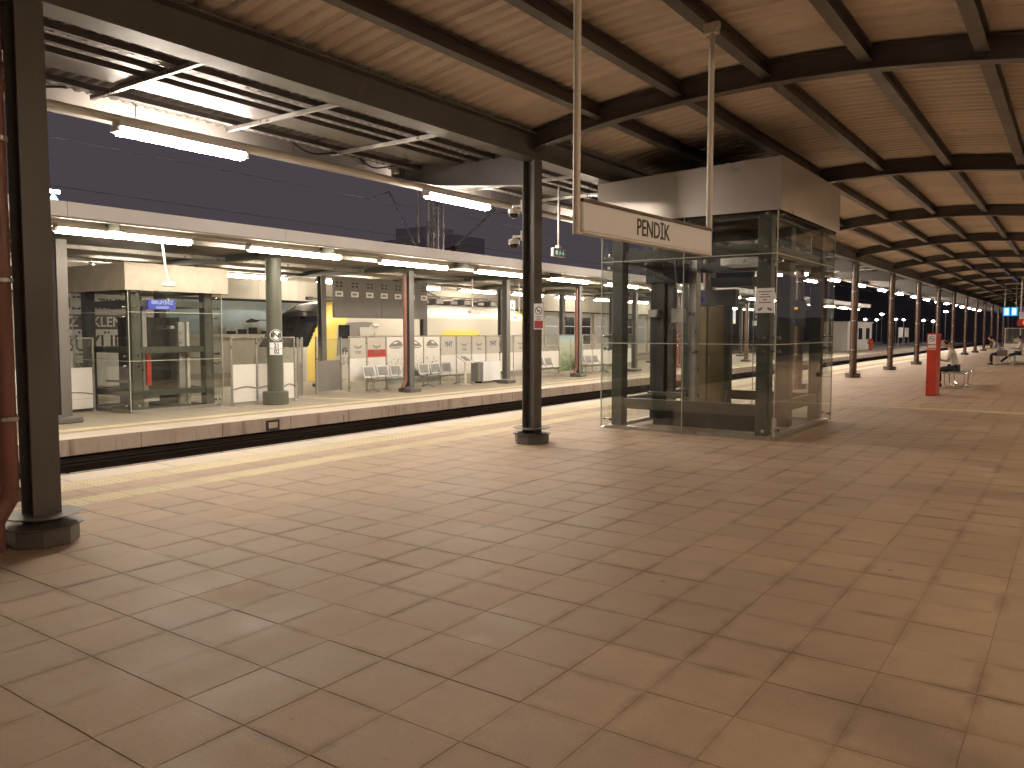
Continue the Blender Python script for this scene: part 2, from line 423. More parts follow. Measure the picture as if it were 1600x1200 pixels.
for i in range(-22, 18):
    x = -0.31 - PX*(i+0.5)
    wx = 1.0
    if x - PX/2 < -7.45: x, wx = -7.2905, 0.3075/PX
    for j in range(-22, 150):
        y = 2.36 + PY*(j+0.5)
        q = Vector((x, y, -1.6)); dep = q.dot(fw); seen = False
        if dep > 0.5:
            u = 1251*q.dot(rt)/dep; v = -1251*q.dot(up)/dep
            seen = abs(u) < 840 and -100 < v < 640
        in_line = 18.13 < y < 18.82 and x < 1.2
        if in_line: continue
        cells.append((seen, dep, x, y, wx))
vis = sorted([c for c in cells if c[0]], key=lambda c: c[1])
first = set((c[2], c[3]) for c in vis[:296])
rest = MB(); rr = random.Random(11)
for s_, dep, x, y, wx in cells:
    dz = rr.uniform(-0.0012, 0.0012); tx, ty = rr.uniform(-0.0012, 0.0012), rr.uniform(-0.0012, 0.0012)
    if (x, y) in first:
        obj('paving_tile', tm, near, (x + rr.uniform(-0.0008, 0.0008), y + rr.uniform(-0.0008, 0.0008), dz), (tx, ty, rr.uniform(-0.0015, 0.0015)), (wx*rr.uniform(0.995, 1.003), rr.uniform(0.995, 1.003), 1))
    else:
        w, d, b = (PX/2-0.0013)*wx*rr.uniform(0.994, 1.003), (PY/2-0.0013)*rr.uniform(0.994, 1.003), 0.002
        vs = [(-w,-d,-.02),(w,-d,-.02),(w,d,-.02),(-w,d,-.02),(-w,-d,-b),(w,-d,-b),(w,d,-b),(-w,d,-b),(-w+b,-d+b,0),(w-b,-d+b,0),(w-b,d-b,0),(-w+b,d-b,0)]
        vs = [(x+a, y+c, z+dz+a*ty-c*tx) for a, c, z in vs]
        rest.add(vs, [(0,1,5,4),(1,2,6,5),(2,3,7,6),(3,0,4,7),(4,5,9,8),(5,6,10,9),(6,7,11,10),(7,4,8,11),(8,9,10,11)])
tag(rest.build('paving_tiles', 'paving', near), kind='stuff')
fl = MB(); fl.box(-7.43, 9.0, 63.7, 170, -0.03, -0.001)
tag(fl.build('distant_paving', 'paving', near), kind='stuff')
# edge strips, platform side to track side: ribbed guidance, plain, blister warning, coping
def ribbed(name, w, d, n, along_x, studs=False):
    t = MB(); j = 0.003
    t.box(-w/2+j, w/2-j, -d/2+j, d/2-j, -0.03, 0.0)
    if studs:
        for a in range(6):
            for c in range(6):
                cx, cy_ = -w/2 + w*(a+0.5)/6, -d/2 + d*(c+0.5)/6; r0, r1 = 0.024, 0.014
                t.add([(cx-r0,cy_-r0,0),(cx+r0,cy_-r0,0),(cx+r0,cy_+r0,0),(cx-r0,cy_+r0,0),(cx-r1,cy_-r1,.005),(cx+r1,cy_-r1,.005),(cx+r1,cy_+r1,.005),(cx-r1,cy_+r1,.005)],
                      [(0,1,5,4),(1,2,6,5),(2,3,7,6),(3,0,4,7),(4,5,6,7)])
    else:
        for a in range(n):
            if along_x:
                c = -d/2 + d*(a+0.5)/n; h = d/n*0.32
                t.add([(-w/2+.015,c-h,0),(w/2-.015,c-h,0),(w/2-.015,c+h,0),(-w/2+.015,c+h,0),(-w/2+.02,c-h*.5,.005),(w/2-.02,c-h*.5,.005),(w/2-.02,c+h*.5,.005),(-w/2+.02,c+h*.5,.005)],
                      [(0,1,5,4),(1,2,6,5),(2,3,7,6),(3,0,4,7),(4,5,6,7)])
            else:
                c = -w/2 + w*(a+0.5)/n; h = w/n*0.32
                t.add([(c-h,-d/2+.015,0),(c+h,-d/2+.015,0),(c+h,d/2-.015,0),(c-h,d/2-.015,0),(c-h*.5,-d/2+.02,.005),(c+h*.5,-d/2+.02,.005),(c+h*.5,d/2-.02,.005),(c-h*.5,d/2-.02,.005)],
                      [(0,1,5,4),(1,2,6,5),(2,3,7,6),(3,0,4,7),(4,5,6,7)])
    return t.mesh(name, ['tactile'])
rib = ribbed('guidance_tile', 0.36, 0.40, 8, True)
blis = ribbed('warning_tile', 0.455, 0.45, 6, False, True)
plain = tile_mesh('edge_tile', 0.445, 0.9, ['paving'])
cop = MB().bevbox(-0.245, 0.245, -0.597, 0.597, -0.16, 0.0, 0.008).mesh('coping_slab', ['coping'])
YF = 34.0
for k in range(int((YF+3)/0.40)): obj('guidance_tile', rib, near, (-7.625, -3 + 0.40*(k+0.5), 0.0))
for k in range(int((YF+3)/0.45)): obj('warning_tile', blis, near, (-8.48, -3 + 0.45*(k+0.5), 0.0))
for k in range(int((YF+3)/0.9)): obj('edge_tile', plain, near, (-8.03, -3 + 0.9*(k+0.5), 0.0))
for k in range(60): obj('coping_slab', cop, near, (-8.953, -3 + 1.2*(k+0.5), 0.0))
t = MB(); t.box(-7.805, -7.445, YF, 170, -0.03, 0.002); t.box(-8.707, -8.253, YF, 170, -0.03, 0.002)
tag(t.build('distant_tactile_strip', 'tactile', near), kind='stuff')
t = MB(); t.box(-8.25, -7.808, YF, 170, -0.03, 0.0)
tag(t.build('distant_edge_strip', 'paving', near), kind='stuff')
t = MB(); t.box(XE+0.003, -8.71, 69.1, 170, -0.16, 0.0)
tag(t.build('distant_coping', 'coping', near), kind='stuff')
# guidance strip that crosses the platform
for k in range(21): obj('guidance_tile', rib, near, (-7.44 + 0.40*(k+0.5), 18.475, 0.0), (0, 0, R(90)))
t = MB(); t.box(-7.44, 1.2, 18.135, 18.29, -0.03, -0.001); t.box(-7.44, 1.2, 18.66, 18.80, -0.03, -0.001)
t.build('edge_filler', 'paving', near)
# rubber gap strip and metal lip along the edge
t = MB(); t.box(XE-0.10, XE+0.0, -12, 170, -0.14, -0.012)
t.build('gap_strip', 'rubber', near)
t = MB(); t.box(XE-0.135, XE-0.101, -12, 170, -0.05, -0.008)
t.build('edge_lip', 'galv', near)

# ---- track between the platforms
t = MB(); t.box(-12.9, -9.19, -40, 300, -1.69, -1.2)
track = t.build('railway_track', 'ballast'); tag(track, kind='structure')
for x in (-9.99, -11.43):
    t = MB(); t.prism([(x-.07,-1.15),(x+.07,-1.15),(x+.07,-1.13),(x+.012,-1.11),(x+.012,-1.03),(x+.036,-1.02),(x+.036,-.985),(x-.036,-.985),(x-.036,-1.02),(x-.012,-1.03),(x-.012,-1.11),(x-.07,-1.13)], 'y', -40, 300)
    t.build('rail', 'rail', track)
t = MB()
for k in range(160): t.box(-12.0, -9.42, -10+0.6*k, -9.76+0.6*k, -1.25, -1.152)
tag(t.build('sleepers', 'sleeper', track), kind='stuff')

# ---- far platform
FE = -12.25; FB = -20.15
t = MB(); t.box(FB, FE-0.3, -30, 130, -1.68, -0.27); t.box(FB, FE-0.68, -30, 130, -0.27, -0.004)
far = t.build('far_platform', ['far_paving']); tag(far, kind='structure')
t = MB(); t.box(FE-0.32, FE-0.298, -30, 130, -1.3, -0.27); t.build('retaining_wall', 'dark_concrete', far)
for z, r_ in ((-0.345, 0.014), (-0.385, 0.018), (-0.44, 0.014)):
    t = MB(); t.tube((FE-0.27, -10, z), (FE-0.27, 80, z), r_, 6); t.build('wall_cable', 'tray_dark', far)
cm = MB().bevbox(-0.33, 0.33, -0.747, 0.747, -0.262, 0.0, 0.01).mesh('edge_beam', ['nosing', 'coping'])
for p in cm.polygons:
    if p.normal.z > 0.5: p.material_index = 1
for k in range(48): obj('edge_beam', cm, far, (FE-0.33, -2 + 1.5*(k+0.5), 0.0))
t = MB(); t.box(FE-0.66, FE, 70, 130, -0.262, 0.0); tag(t.build('distant_edge_beam', 'coping', far), kind='stuff')
ym = MB().box(-0.16, 0.16, -0.297, 0.297, -0.01, 0.004).mesh('warning_strip', ['tactile'])
for k in range(100): obj('warning_strip', ym, far, (FE-1.05, 1 + 0.6*(k+0.5), 0.0))
t = MB(); t.box(FE-1.21, FE-0.89, 61, 130, -0.01, 0.004); tag(t.build('distant_warning_strip', 'tactile', far), kind='stuff')
t = MB(); t.add([(-14.95,12.75,.003),(-14.95,13.02,.003),(-13.45,13.6,.003),(-13.45,13.33,.003)], [(0,1,2,3)]); t.build('guidance_strip', 'tactile', far)
# small square drain in the far edge face
t = MB(); t.box(FE+0.003, FE+0.02, 9.42, 9.72, -0.24, -0.05); t.box(FE+0.015, FE+0.026, 9.47, 9.67, -0.20, -0.09, 1)
t.build('drain_box', ['rubber', 'concrete'], far)
# ---- second track and the third platform behind the train
t = MB(); t.box(-23.9, FB-0.004, -40, 300, -1.69, -1.22); tag(t.build('second_track_bed', 'ballast'), kind='structure')
t = MB(); t.box(-34, -23.9, -30, 130, -1.68, 0.0); third = t.build('third_platform', 'far_paving'); tag(third, kind='structure')

# ================================================================== NEAR CANOPY
XC, XR, BAY = -6.4, 0.2, 6.7
XM = (XC+XR)/2
def arc(x): return 4.475 - 0.031*(x-XM)**2
COLY = [2.85 + BAY*k for k in range(-2, 17)]
canopy = thing('platform_canopy', 'dark steel framed canopy with arched beams and corrugated ceiling over the near platform', 'canopy', (0,0,0))
# columns
def h_section(mb, x, y, z0, z1, a=0.2, tf=0.016, tw=0.011):
    mb.box(x-a/2, x-a/2+tf, y-a/2, y+a/2, z0, z1); mb.box(x+a/2-tf, x+a/2, y-a/2, y+a/2, z0, z1)
    mb.box(x-a/2+tf, x+a/2-tf, y-tw/2, y+tw/2, z0, z1)
hm = MB(); h_section(hm, 0, 0, 0.1, 3.998); col_me = hm.mesh('column', ['steel_dark'])
col_me2 = col_me.copy(); col_me2.materials.clear(); col_me2.materials.append(MATS['steel_brown'])
drum = MB().lathe(0, 0, [(0.245,0),(0.25,0.01),(0.25,0.125),(0.245,0.13)], 8).mesh('base_drum', ['steel_dark'])
lid = MB().lathe(0, 0, [(0.27,0.131),(0.285,0.137),(0.285,0.143),(0.13,0.165)], 10).mesh('base_lid', ['steel_dark'])
collar = MB().lathe(0, 0, [(0.27,0.215),(0.28,0.219),(0.27,0.226)], 14).mesh('base_collar', ['steel_dark'])
pipe = MB()
pipe.tube((0,0,0.42),(0,0,3.9),0.062,12); pipe.tube((0,0,0.36),(0,0,0.46),0.072,12)
pipe.tube((0,0,0.40),(0.0,-0.10,0.24),0.066,12); pipe.tube((0,-0.10,0.25),(0,-0.10,0.012),0.058,12)
pipe.tube((0,0,2.0),(0,0,2.07),0.07,12); pipe.tube((0,0,3.3),(0,0,3.37),0.07,12)
pipe_a = pipe.mesh('drainpipe', ['pipe_red'], True)
pipe_b = pipe_a.copy(); pipe_b.materials.clear(); pipe_b.materials.append(MATS['pipe_brown'])
clampm = MB().lathe(0, 0, [(0.074,0),(0.078,0.005),(0.078,0.03),(0.074,0.035)], 12).mesh('pipe_clamp', ['galv'])
rafter_cache = None
def rafter_mesh():
    n = 16; out = MB(); W2, T, TW, D = 0.085, 0.014, 0.008, 0.26
    prof = [(-W2,0),(W2,0),(W2,T),(TW,T),(TW,D-T),(W2,D-T),(W2,D),(-W2,D),(-W2,D-T),(-TW,D-T),(-TW,T),(-W2,T)]
    rings = []
    for i in range(n+1):
        x = XC + 0.02 + (XR-XC-0.04)*i/n; z = arc(x)
        rings.append([(x, p[0], z+p[1]) for p in prof])
    out.loft(rings); return out.mesh('rafter', ['steel_dark'])
raf = rafter_mesh()
pu = MB(); W2, T, TW, D = 0.065, 0.012, 0.006, 0.17
pu.prism([(-W2,0),(W2,0),(W2,T),(TW,T),(TW,D-T),(W2,D-T),(W2,D),(-W2,D),(-W2,D-T),(-TW,D-T),(-TW,T),(-W2,T)], 'y', 0.012, BAY-0.012)
pur = pu.mesh('purlin', ['steel_dark'])
be = MB(); W2, T, TW, D = 0.14, 0.02, 0.012, 0.36
be.prism([(-W2,0),(W2,0),(W2,T),(TW,T),(TW,D-T),(W2,D-T),(W2,D),(-W2,D),(-W2,D-T),(-TW,D-T),(-TW,T),(-W2,T)], 'y', 0.0015, BAY-0.0015)
eav = be.mesh('eave_beam', ['steel_dark'])
# tapered cantilever under the outer roof
ca = MB()
ca.prism([(-0.105,-0.34),(-1.67,-0.19),(-2.72,0.06),(-2.72,0.17),(-0.105,0.17)], 'y', -0.006, 0.006)
ca.loft([[(-0.105,-0.08,-0.355),(-0.105,0.08,-0.355),(-0.105,0.08,-0.34),(-0.105,-0.08,-0.34)],[(-1.67,-0.08,-0.205),(-1.67,0.08,-0.205),(-1.67,0.08,-0.19),(-1.67,-0.08,-0.19)],[(-2.72,-0.08,0.045),(-2.72,0.08,0.045),(-2.72,0.08,0.06),(-2.72,-0.08,0.06)]])
ca.box(-2.72, -0.145, -0.08, 0.08, 0.171, 0.185)
can = ca.mesh('cantilever_arm', ['steel_dark'])
# corrugated sheets: ribs follow the arch
NPAN = 8; PW = BAY/NPAN
def sheet_mesh(xs, zf, mats, nr=4, depth=0.034, name='roof_sheet'):
    o = MB(); prof = []
    w = PW/nr
    for k in range(nr):
        y = k*w; prof += [(y+0.005,0),(y+w*0.42,0.0),(y+w*0.55,depth*0.5),(y+w*0.66,depth),(y+w*0.82,depth),(y+w*0.92,depth*0.4)]
    prof.append((PW-0.005, 0))
    rows = [[(x, p[0], zf(x)+p[1]) for p in prof] for x in xs]
    o.loft(rows, closed=False, caps=False)
    rows2 = [[(x, p[0], zf(x)+p[1]+0.004) for p in prof] for x in xs]
    o.loft(rows2, closed=False, caps=False)
    return o.mesh(name, mats)
shm = sheet_mesh([XC+0.0+(XR-XC)*i/14 for i in range(15)], lambda x: arc(x)+0.268, ['roof_sheet'])
def zout(x): return 4.375 + 0.028*(x+6.5)
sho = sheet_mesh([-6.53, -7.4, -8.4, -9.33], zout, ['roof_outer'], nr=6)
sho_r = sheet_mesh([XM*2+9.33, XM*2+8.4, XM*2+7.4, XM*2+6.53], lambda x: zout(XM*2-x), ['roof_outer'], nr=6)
strut_me = MB().box(-8.68, -6.55, -0.02, 0.02, 4.06, 4.10).box(-8.68, -6.55, -0.02, 0.02, 4.101, 4.105).mesh('tray_strut', ['galv'])
rod_me = MB().tube((0,0,4.105),(0,0,4.34),0.006,6).mesh('hanger_rod', ['galv'])
for ci, y in enumerate(COLY):
    seen = y > 0
    for side in (0, 1):
        x = XC if side == 0 else XR
        if side == 1 and y > 50: continue
        c = obj('column', col_me if y < 12 else col_me2, canopy, (x, y, 0))
        obj('base_drum', drum, c, (0,0,0), (0,0,R(0))); obj('base_lid', lid, c); obj('base_collar', collar, c)
        a = obj('cantilever_arm', can, canopy, (x, y, 4.02), (0, 0, 0 if side == 0 else math.pi))
        if side == 0 and ci != 3:
            d = obj('drainpipe', pipe_a if y < 12 else pipe_b, canopy, (x+0.07 if ci == 2 else x+0.02, y-0.245 if ci == 2 else y-0.205, 0))
            for z in (0.95, 1.95, 2.95): obj('pipe_clamp', clampm, d, (0,0,z))
        if ci < len(COLY)-1:
            obj('eave_beam', eav, canopy, (x, y, 4.0))
    if y <= 110:
        obj('rafter', raf, canopy, (0, y, 0))
        if ci < len(COLY)-1:
            for k in range(1, 6):
                px = XC + 1.1*k; obj('purlin', pur, canopy, (px, y, arc(px)+0.082))
            if y < 55:
                for k in range(NPAN):
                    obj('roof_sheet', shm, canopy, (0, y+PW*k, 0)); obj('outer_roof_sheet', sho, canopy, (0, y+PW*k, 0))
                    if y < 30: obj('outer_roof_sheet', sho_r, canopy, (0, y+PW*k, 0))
    if 0 <= y+BAY and y < 30:
        for k in range(1, 4): obj('tray_strut', strut_me, canopy, (0, y+BAY*k/4, 0))
yF0, yF1 = COLY[10]+PW*0, COLY[-1]
yF0 = [y for y in COLY if y >= 55][0]
t = MB(); n = 14; xs = [XC+(XR-XC)*i/n for i in range(n+1)]
t.loft([[(x, yF0, arc(x)+0.268) for x in xs], [(x, yF1, arc(x)+0.268) for x in xs]], closed=False, caps=False)
tag(t.build('distant_roof_sheet', 'roof_sheet', canopy), kind='stuff')
t = MB(); t.box(-9.33, -6.53, yF0, yF1, 4.30, 4.34); tag(t.build('distant_outer_roof_sheet', 'roof_outer', canopy), kind='stuff')
t = MB(); t.box(-6.43, -6.40, COLY[0], COLY[-1], 4.362, 4.46); t.build('eave_flashing', 'steel_dark', canopy)
t = MB(); t.box(XR, XR+0.03, COLY[0], 50, 4.362, 4.46); t.build('eave_flashing', 'steel_dark', canopy)
# cable trays, channels, fascia and conduit under the outer roof
Y0, Y1 = COLY[0], COLY[-1]
def tray(x0, x1, z, h, m, dots, name='cable_tray'):
    t = MB(); t.box(x0, x1, Y0, Y1, z, z+0.004); t.box(x0, x0+0.004, Y0, Y1, z+0.0041, z+h); t.box(x1-0.004, x1, Y0, Y1, z+0.0041, z+h)
    if dots:
        y = 0.0
        while y < 20:
            t.box((x0+x1)/2-0.012, (x0+x1)/2+0.012, y, y+0.05, z-0.0045, z-0.0005, 1); y += 0.14
    return t.build(name, [m, 'galv'], canopy)
tray(-7.19, -7.06, 4.11, 0.06, 'tray_dark', True)
tray(-7.48, -7.38, 4.11, 0.06, 'tray_dark', True)
tray(-8.09, -7.66, 4.11, 0.07, 'tray_dark', False)
tray(-8.61, -8.50, 4.11, 0.06, 'tray_dark', True)
t = MB(); t.box(-9.40, -9.345, Y0, Y1, 4.03, 4.40); t.box(-9.345, -9.22, Y0, Y1, 4.03, 4.045); t.build('fascia', 'fascia', canopy)
t = MB(); t.tube((-8.8, Y0, 3.955), (-8.8, Y1, 3.955), 0.046, 10); t.build('conduit', 'cream_pipe', canopy, smooth=True)
hr = MB().tube((0,0,4.0),(0,0,4.31),0.006,6).mesh('hanger_rod', ['galv'])
for k in range(1, 30): obj('hanger_rod', hr, canopy, (-8.8, 2.85-BAY+k*2.233, 0))
for a, b in ((7.1, 7.9), (8.3, 9.0), (3.4, 4.2)):
    pts = [(-8.55, a+(b-a)*i/8, 4.08-0.07*math.sin(math.pi*i/8)-0.02*math.sin(7*i)) for i in range(9)]; t = MB(); t.path(pts, 0.012, 6); t.build('loose_cable', 'rubber', canopy)
for y in (8.33, 9.05):
    t = MB(); t.bevbox(-8.66, -8.56, y, y+0.09, 4.0, 4.09, 0.008); t.build('junction_box', 'galv', canopy)
# mirrored outer edge on the other side of the platform
t = MB(); x = XM*2+9.345; t.box(x, x+0.055, Y0, 45, 4.03, 4.40); t.build('fascia', 'fascia', canopy)
t = MB(); t.tube((XM*2+8.8, Y0, 3.955), (XM*2+8.8, 45, 3.955), 0.046, 8); t.build('conduit', 'cream_pipe', canopy, smooth=True)

# ---- tube lights of the near platform
def tube_light(name, label, loc, length, em, group, pair=False, w=0.075):
    r = thing(name, label, 'light', loc, 0, group)
    L = length
    t = MB(); t.box(-w*1.04, w*1.04, 0.0, L, 0.0105, 0.075); t.build('housing', 'white_paint', r)
    segs = [(0.02, L/2-0.03), (L/2+0.03, L-0.02)] if pair else [(0.02, L-0.02)]
    for a, b in segs:
        t = MB(); prof = [(-w*0.98,0.010),(-w,-0.02),(-w*0.9,-0.055),(-w*0.5,-0.078),(w*0.5,-0.078),(w*0.9,-0.055),(w,-0.02),(w*0.98,0.010)]
        t.prism(prof, 'y', a, b); t.build('diffuser', em, r)
    t = MB(); t.box(-w*0.93, w*0.93, -0.03, 0.018, -0.05, 0.01); t.build('end_cap', 'white_paint', r)
    t = MB(); t.box(-w*0.93, w*0.93, L-0.018, L+0.03, -0.05, 0.01); t.build('end_cap', 'white_paint', r)
    return r
LY0, LDY = 4.85, 5.17
names = ['large', 'second']
l0 = tube_light('tube_light', 'brightest and nearest long tube light hanging beside the left steel column', (-8.8, LY0, 3.855), 1.66, 'tube_near', 'tube lights along the near canopy edge')
copy_tree(l0, (-8.8, LY0+LDY, 3.855), 0, 'tube light just left of the column with the two dome cameras')
far_desc = ['tube light hidden behind the sign board, third along the near canopy edge', 'tube light behind the glass lift, fourth along the near canopy edge',
  'tube light seen through the lift glass, fifth along the near canopy edge', 'tube light just past the lift, sixth along the near canopy edge']
for k in range(2, 19):
    lab = far_desc[k-2] if k-2 < len(far_desc) else '%s tube light along the near canopy edge, far down the platform' % ORD[k]
    copy_tree(l0, (-8.8, LY0+LDY*k, 3.855), 0, lab)
lr = tube_light('tube_light', 'warm tube light on the far right canopy edge outside the picture', (2.6, LY0-2*LDY, 3.855), 1.66, 'tube_right', 'warm tube lights along the right canopy edge')
for k in range(-1, 8): copy_tree(lr, (2.6, LY0+LDY*k, 3.855), 0)

# ================================================================== GLASS LIFTS
def lift(label, x0, x1, y0, y1, zg, ztop_l, ztop_r, open_z, mids, front_axis, frame_m, head_m, group, near_one=True, over=0.05):
    r = thing('glass_lift', label, 'elevator', ((x0+x1)/2, (y0+y1)/2, 0), 0, group)
    ox, oy = (x0+x1)/2, (y0+y1)/2
    X0, X1, Y0_, Y1_ = x0-ox, x1-ox, y0-oy, y1-oy
    # kerb
    t = MB(); k = 0.05
    t.box(X0+k, X1-k, Y0_+k, Y0_+k+0.1, 0, 0.05); t.box(X0+k, X1-k, Y1_-k-0.1, Y1_-k, 0, 0.05)
    t.box(X0+k, X0+k+0.1, Y0_+k+0.1, Y1_-k-0.1, 0, 0.05); t.box(X1-k-0.1, X1-k, Y0_+k+0.1, Y1_-k-0.1, 0, 0.05)
    t.build('kerb', 'galv', r)
    # frame: corner posts and rails, set back from the glass
    s, pw = 0.13, 0.2
    if not near_one: pw = 0.2
    for px in (X0+s+pw/2, X1-s-pw/2):
        for py in (Y0_+s+pw/2, Y1_-s-pw/2):
            t = MB(); t.bevbox(px-pw/2, px+pw/2, py-pw/2, py+pw/2, 0.051, zg+0.3, 0.012); t.build('post', frame_m, r)
    rails = [(0.33, 0.5), (zg-0.62, zg-0.44), (zg-0.06, zg+0.14)] if near_one else [(0.3, 0.42), (1.17, 1.29), (zg-0.3, zg-0.18)]
    for za, zb in rails:
        for py in (Y0_+s+0.04, Y1_-s-0.16):
            t = MB(); t.box(X0+s+pw, X1-s-pw, py, py+0.12, za, zb); t.build('rail', frame_m, r)
        for px in (X0+s+0.04, X1-s-0.16):
            t = MB(); t.box(px, px+0.12, Y0_+s+pw, Y1_-s-pw, za, zb); t.build('rail', frame_m, r)
    # glass skin in rows, with edges showing as thin pale lines
    zs = open_z; th = 0.012; gp = 0.006
    for a, b in zip(zs[:-1], zs[1:]):
        for (ax, c0, c1, cst) in (('y', X0, X1, Y0_), ('y', X0, X1, Y1_-th), ('x', Y0_+th+gp, Y1_-th-gp, X0), ('x', Y0_+th+gp, Y1_-th-gp, X1-th)):
            n = mids[0] if ax == 'y' else mids[1]
            for i in range(n):
                u0 = c0 + (c1-c0)*i/n + (gp/2 if i else 0); u1 = c0 + (c1-c0)*(i+1)/n - (gp/2 if i < n-1 else 0)
                t = MB()
                if ax == 'y': t.box(u0, u1, cst, cst+th, a+gp/2, b-gp/2)
                else: t.box(cst, cst+th, u0, u1, a+gp/2, b-gp/2)
                o = t.build('glass_pane', ['glass_clear', 'glass_edge'], r)
                for p in o.data.polygons:
                    nx = abs(p.normal.x); ny = abs(p.normal.y)
                    if (ax == 'y' and ny < 0.5) or (ax == 'x' and nx < 0.5): p.material_index = 1
    # pale silicone joints between the panes
    e_ = 0.004
    for z in zs[1:-1]:
        for py in (Y0_-e_, Y1_-th-e_):
            t = MB(); t.box(X0, X1, py, py+th+2*e_, z-0.0055, z+0.0055); t.build('glass_joint', 'silicone', r)
        for px in (X0-e_, X1-th-e_):
            t = MB(); t.box(px, px+th+2*e_, Y0_+th+0.006, Y1_-th-0.006, z-0.0055, z+0.0055); t.build('glass_joint', 'silicone', r)
    for px in (X0-0.001, X1-th+0.001):
        for py in (Y0_-0.001, Y1_-th+0.001):
            t = MB(); t.box(px, px+th, py, py+th, zs[0], zs[-1]); t.build('corner_joint', 'silicone', r)
    if mids[0] == 2:
        for py in (Y0_-e_, Y1_-th-e_):
            for a, b in zip(zs[:-1], zs[1:]):
                t = MB(); t.box((X0+X1)/2-0.005, (X0+X1)/2+0.005, py, py+th+2*e_, a+0.006, b-0.006); t.build('glass_joint', 'silicone', r)
    # spider fittings at the pane corners
    fm = MB(); fm.tube((0,-0.03,0),(0,0.0,0),0.026,10); fm.tube((0,0,0),(0,0.12,0),0.011,8)
    fme = fm.mesh('glass_bolt', ['chrome'], True)
    zz = [zs[0]+0.12]
    for z in zs[1:-1]: zz += [z-0.1, z+0.1]
    zz += [zs[-1]-0.12]
    for z in zz:
        for px in (X0+0.16, X1-0.16):
            obj('glass_bolt', fme, r, (px, Y0_-0.002, z))
            obj('glass_bolt', fme, r, (px, Y1_+0.002, z), (0,0,math.pi))
        for py in (Y0_+0.16, Y1_-0.16):
            obj('glass_bolt', fme, r, (X1+0.002, py, z), (0,0,R(90)))
            obj('glass_bolt', fme, r, (X0-0.002, py, z), (0,0,R(-90)))
    # stainless header: four folded sheets
    o = over; zb = zg
    def head(pts, nm='header_panel'):
        t = MB(); t.add(pts, [tuple(range(4)), tuple(range(7,3,-1)), (0,4,5,1), (1,5,6,2), (2,6,7,3), (3,7,4,0)]); t.build(nm, head_m, r)
    hx0, hx1, hy0, hy1, d = X0-o, X1+o, Y0_-o, Y1_+o, 0.02
    head([(hx0,hy0,zb),(hx1,hy0,zb),(hx1,hy0,ztop_r),(hx0,hy0,ztop_l),(hx0,hy0+d,zb),(hx1,hy0+d,zb),(hx1,hy0+d,ztop_r),(hx0,hy0+d,ztop_l)])
    head([(hx0,hy1-d,zb),(hx1,hy1-d,zb),(hx1,hy1-d,ztop_r),(hx0,hy1-d,ztop_l),(hx0,hy1,zb),(hx1,hy1,zb),(hx1,hy1,ztop_r),(hx0,hy1,ztop_l)])
    e = 0.0015
    head([(hx1-d,hy0+d+e,zb),(hx1-d,hy1-d-e,zb),(hx1-d,hy1-d-e,ztop_r),(hx1-d,hy0+d+e,ztop_r),(hx1,hy0+d+e,zb),(hx1,hy1-d-e,zb),(hx1,hy1-d-e,ztop_r),(hx1,hy0+d+e,ztop_r)])
    head([(hx0,hy0+d+e,zb),(hx0,hy1-d-e,zb),(hx0,hy1-d-e,ztop_l),(hx0,hy0+d+e,ztop_l),(hx0+d,hy0+d+e,zb),(hx0+d,hy1-d-e,zb),(hx0+d,hy1-d-e,ztop_l),(hx0+d,hy0+d+e,ztop_l)])
    t = MB(); t.add([(hx0+d,hy0+d,ztop_l-0.03),(hx1-d,hy0+d,ztop_r-0.03),(hx1-d,hy1-d,ztop_r-0.03),(hx0+d,hy1-d,ztop_l-0.03)], [(0,1,2,3)]); t.build('header_top', head_m, r)
    return r, ox, oy
NL, ox, oy = lift('large glass lift enclosure with steel header standing behind the white station name sign', -6.46, -3.585, 11.69, 15.0, 3.34, 4.0, 4.10, [0.02, 1.41, 2.73, 3.42], (2, 1), 'y', 'lift_frame', 'stainless', None)
def NLb(x0, x1, y0, y1, z0, z1, name, m):
    t = MB(); t.bevbox(x0-ox, x1-ox, y0-oy, y1-oy, z0, z1, 0.008); return t.build(name, m, NL)
# machinery inside: guide tower, counterweight frame, landing door, lift door jamb
NLb(-6.22, -5.95, 13.05, 13.35, 0.05, 2.72, 'guide_tower', 'lift_black')
NLb(-5.92, -5.80, 13.1, 13.25, 0.05, 3.30, 'guide_rail', 'steel_dark')
NLb(-6.35, -6.24, 13.4, 13.6, 0.05, 3.30, 'guide_rail', 'steel_dark')
NLb(-5.62, -5.47, 13.3, 13.5, 0.05, 3.30, 'guide_rail', 'galv')
NLb(-6.30, -5.65, 13.0, 13.45, 2.45, 2.72, 'rope_sheave_box', 'lift_black')
NLb(-6.1, -5.42, 14.55, 14.66, 0.05, 2.08, 'landing_door', 'bronze')
NLb(-5.765, -5.755, 14.535, 14.549, 0.06, 2.07, 'door_seam', 'lift_black')
NLb(-5.72, -5.69, 14.53, 14.548, 0.95, 1.15, 'door_pull', 'galv')
NLb(-6.25, -5.2, 14.50, 14.70, 2.09, 2.38, 'door_lintel', 'steel_dark')
NLb(-5.40, -5.30, 14.5, 14.66, 0.05, 2.08, 'door_jamb', 'lift_frame')
NLb(-4.42, -4.30, 14.4, 14.55, 0.05, 3.30, 'inner_post', 'lift_frame')
NLb(-3.98, -3.80, 13.1, 13.35, 0.05, 3.30, 'inner_post', 'lift_frame')
NLb(-6.05, -5.35, 12.6, 12.72, 0.50, 0.57, 'pit_beam', 'lift_frame')
NLb(-5.75, -3.93, 12.20, 12.26, 0.052, 0.34, 'pit_wall', 'lift_black')
NLb(-5.2, -4.0, 13.7, 14.3, 2.75, 3.05, 'machine_box', 'galv')
NLb(-5.1, -4.4, 13.0, 13.4, 2.35, 2.5, 'machine_box', 'lift_black')
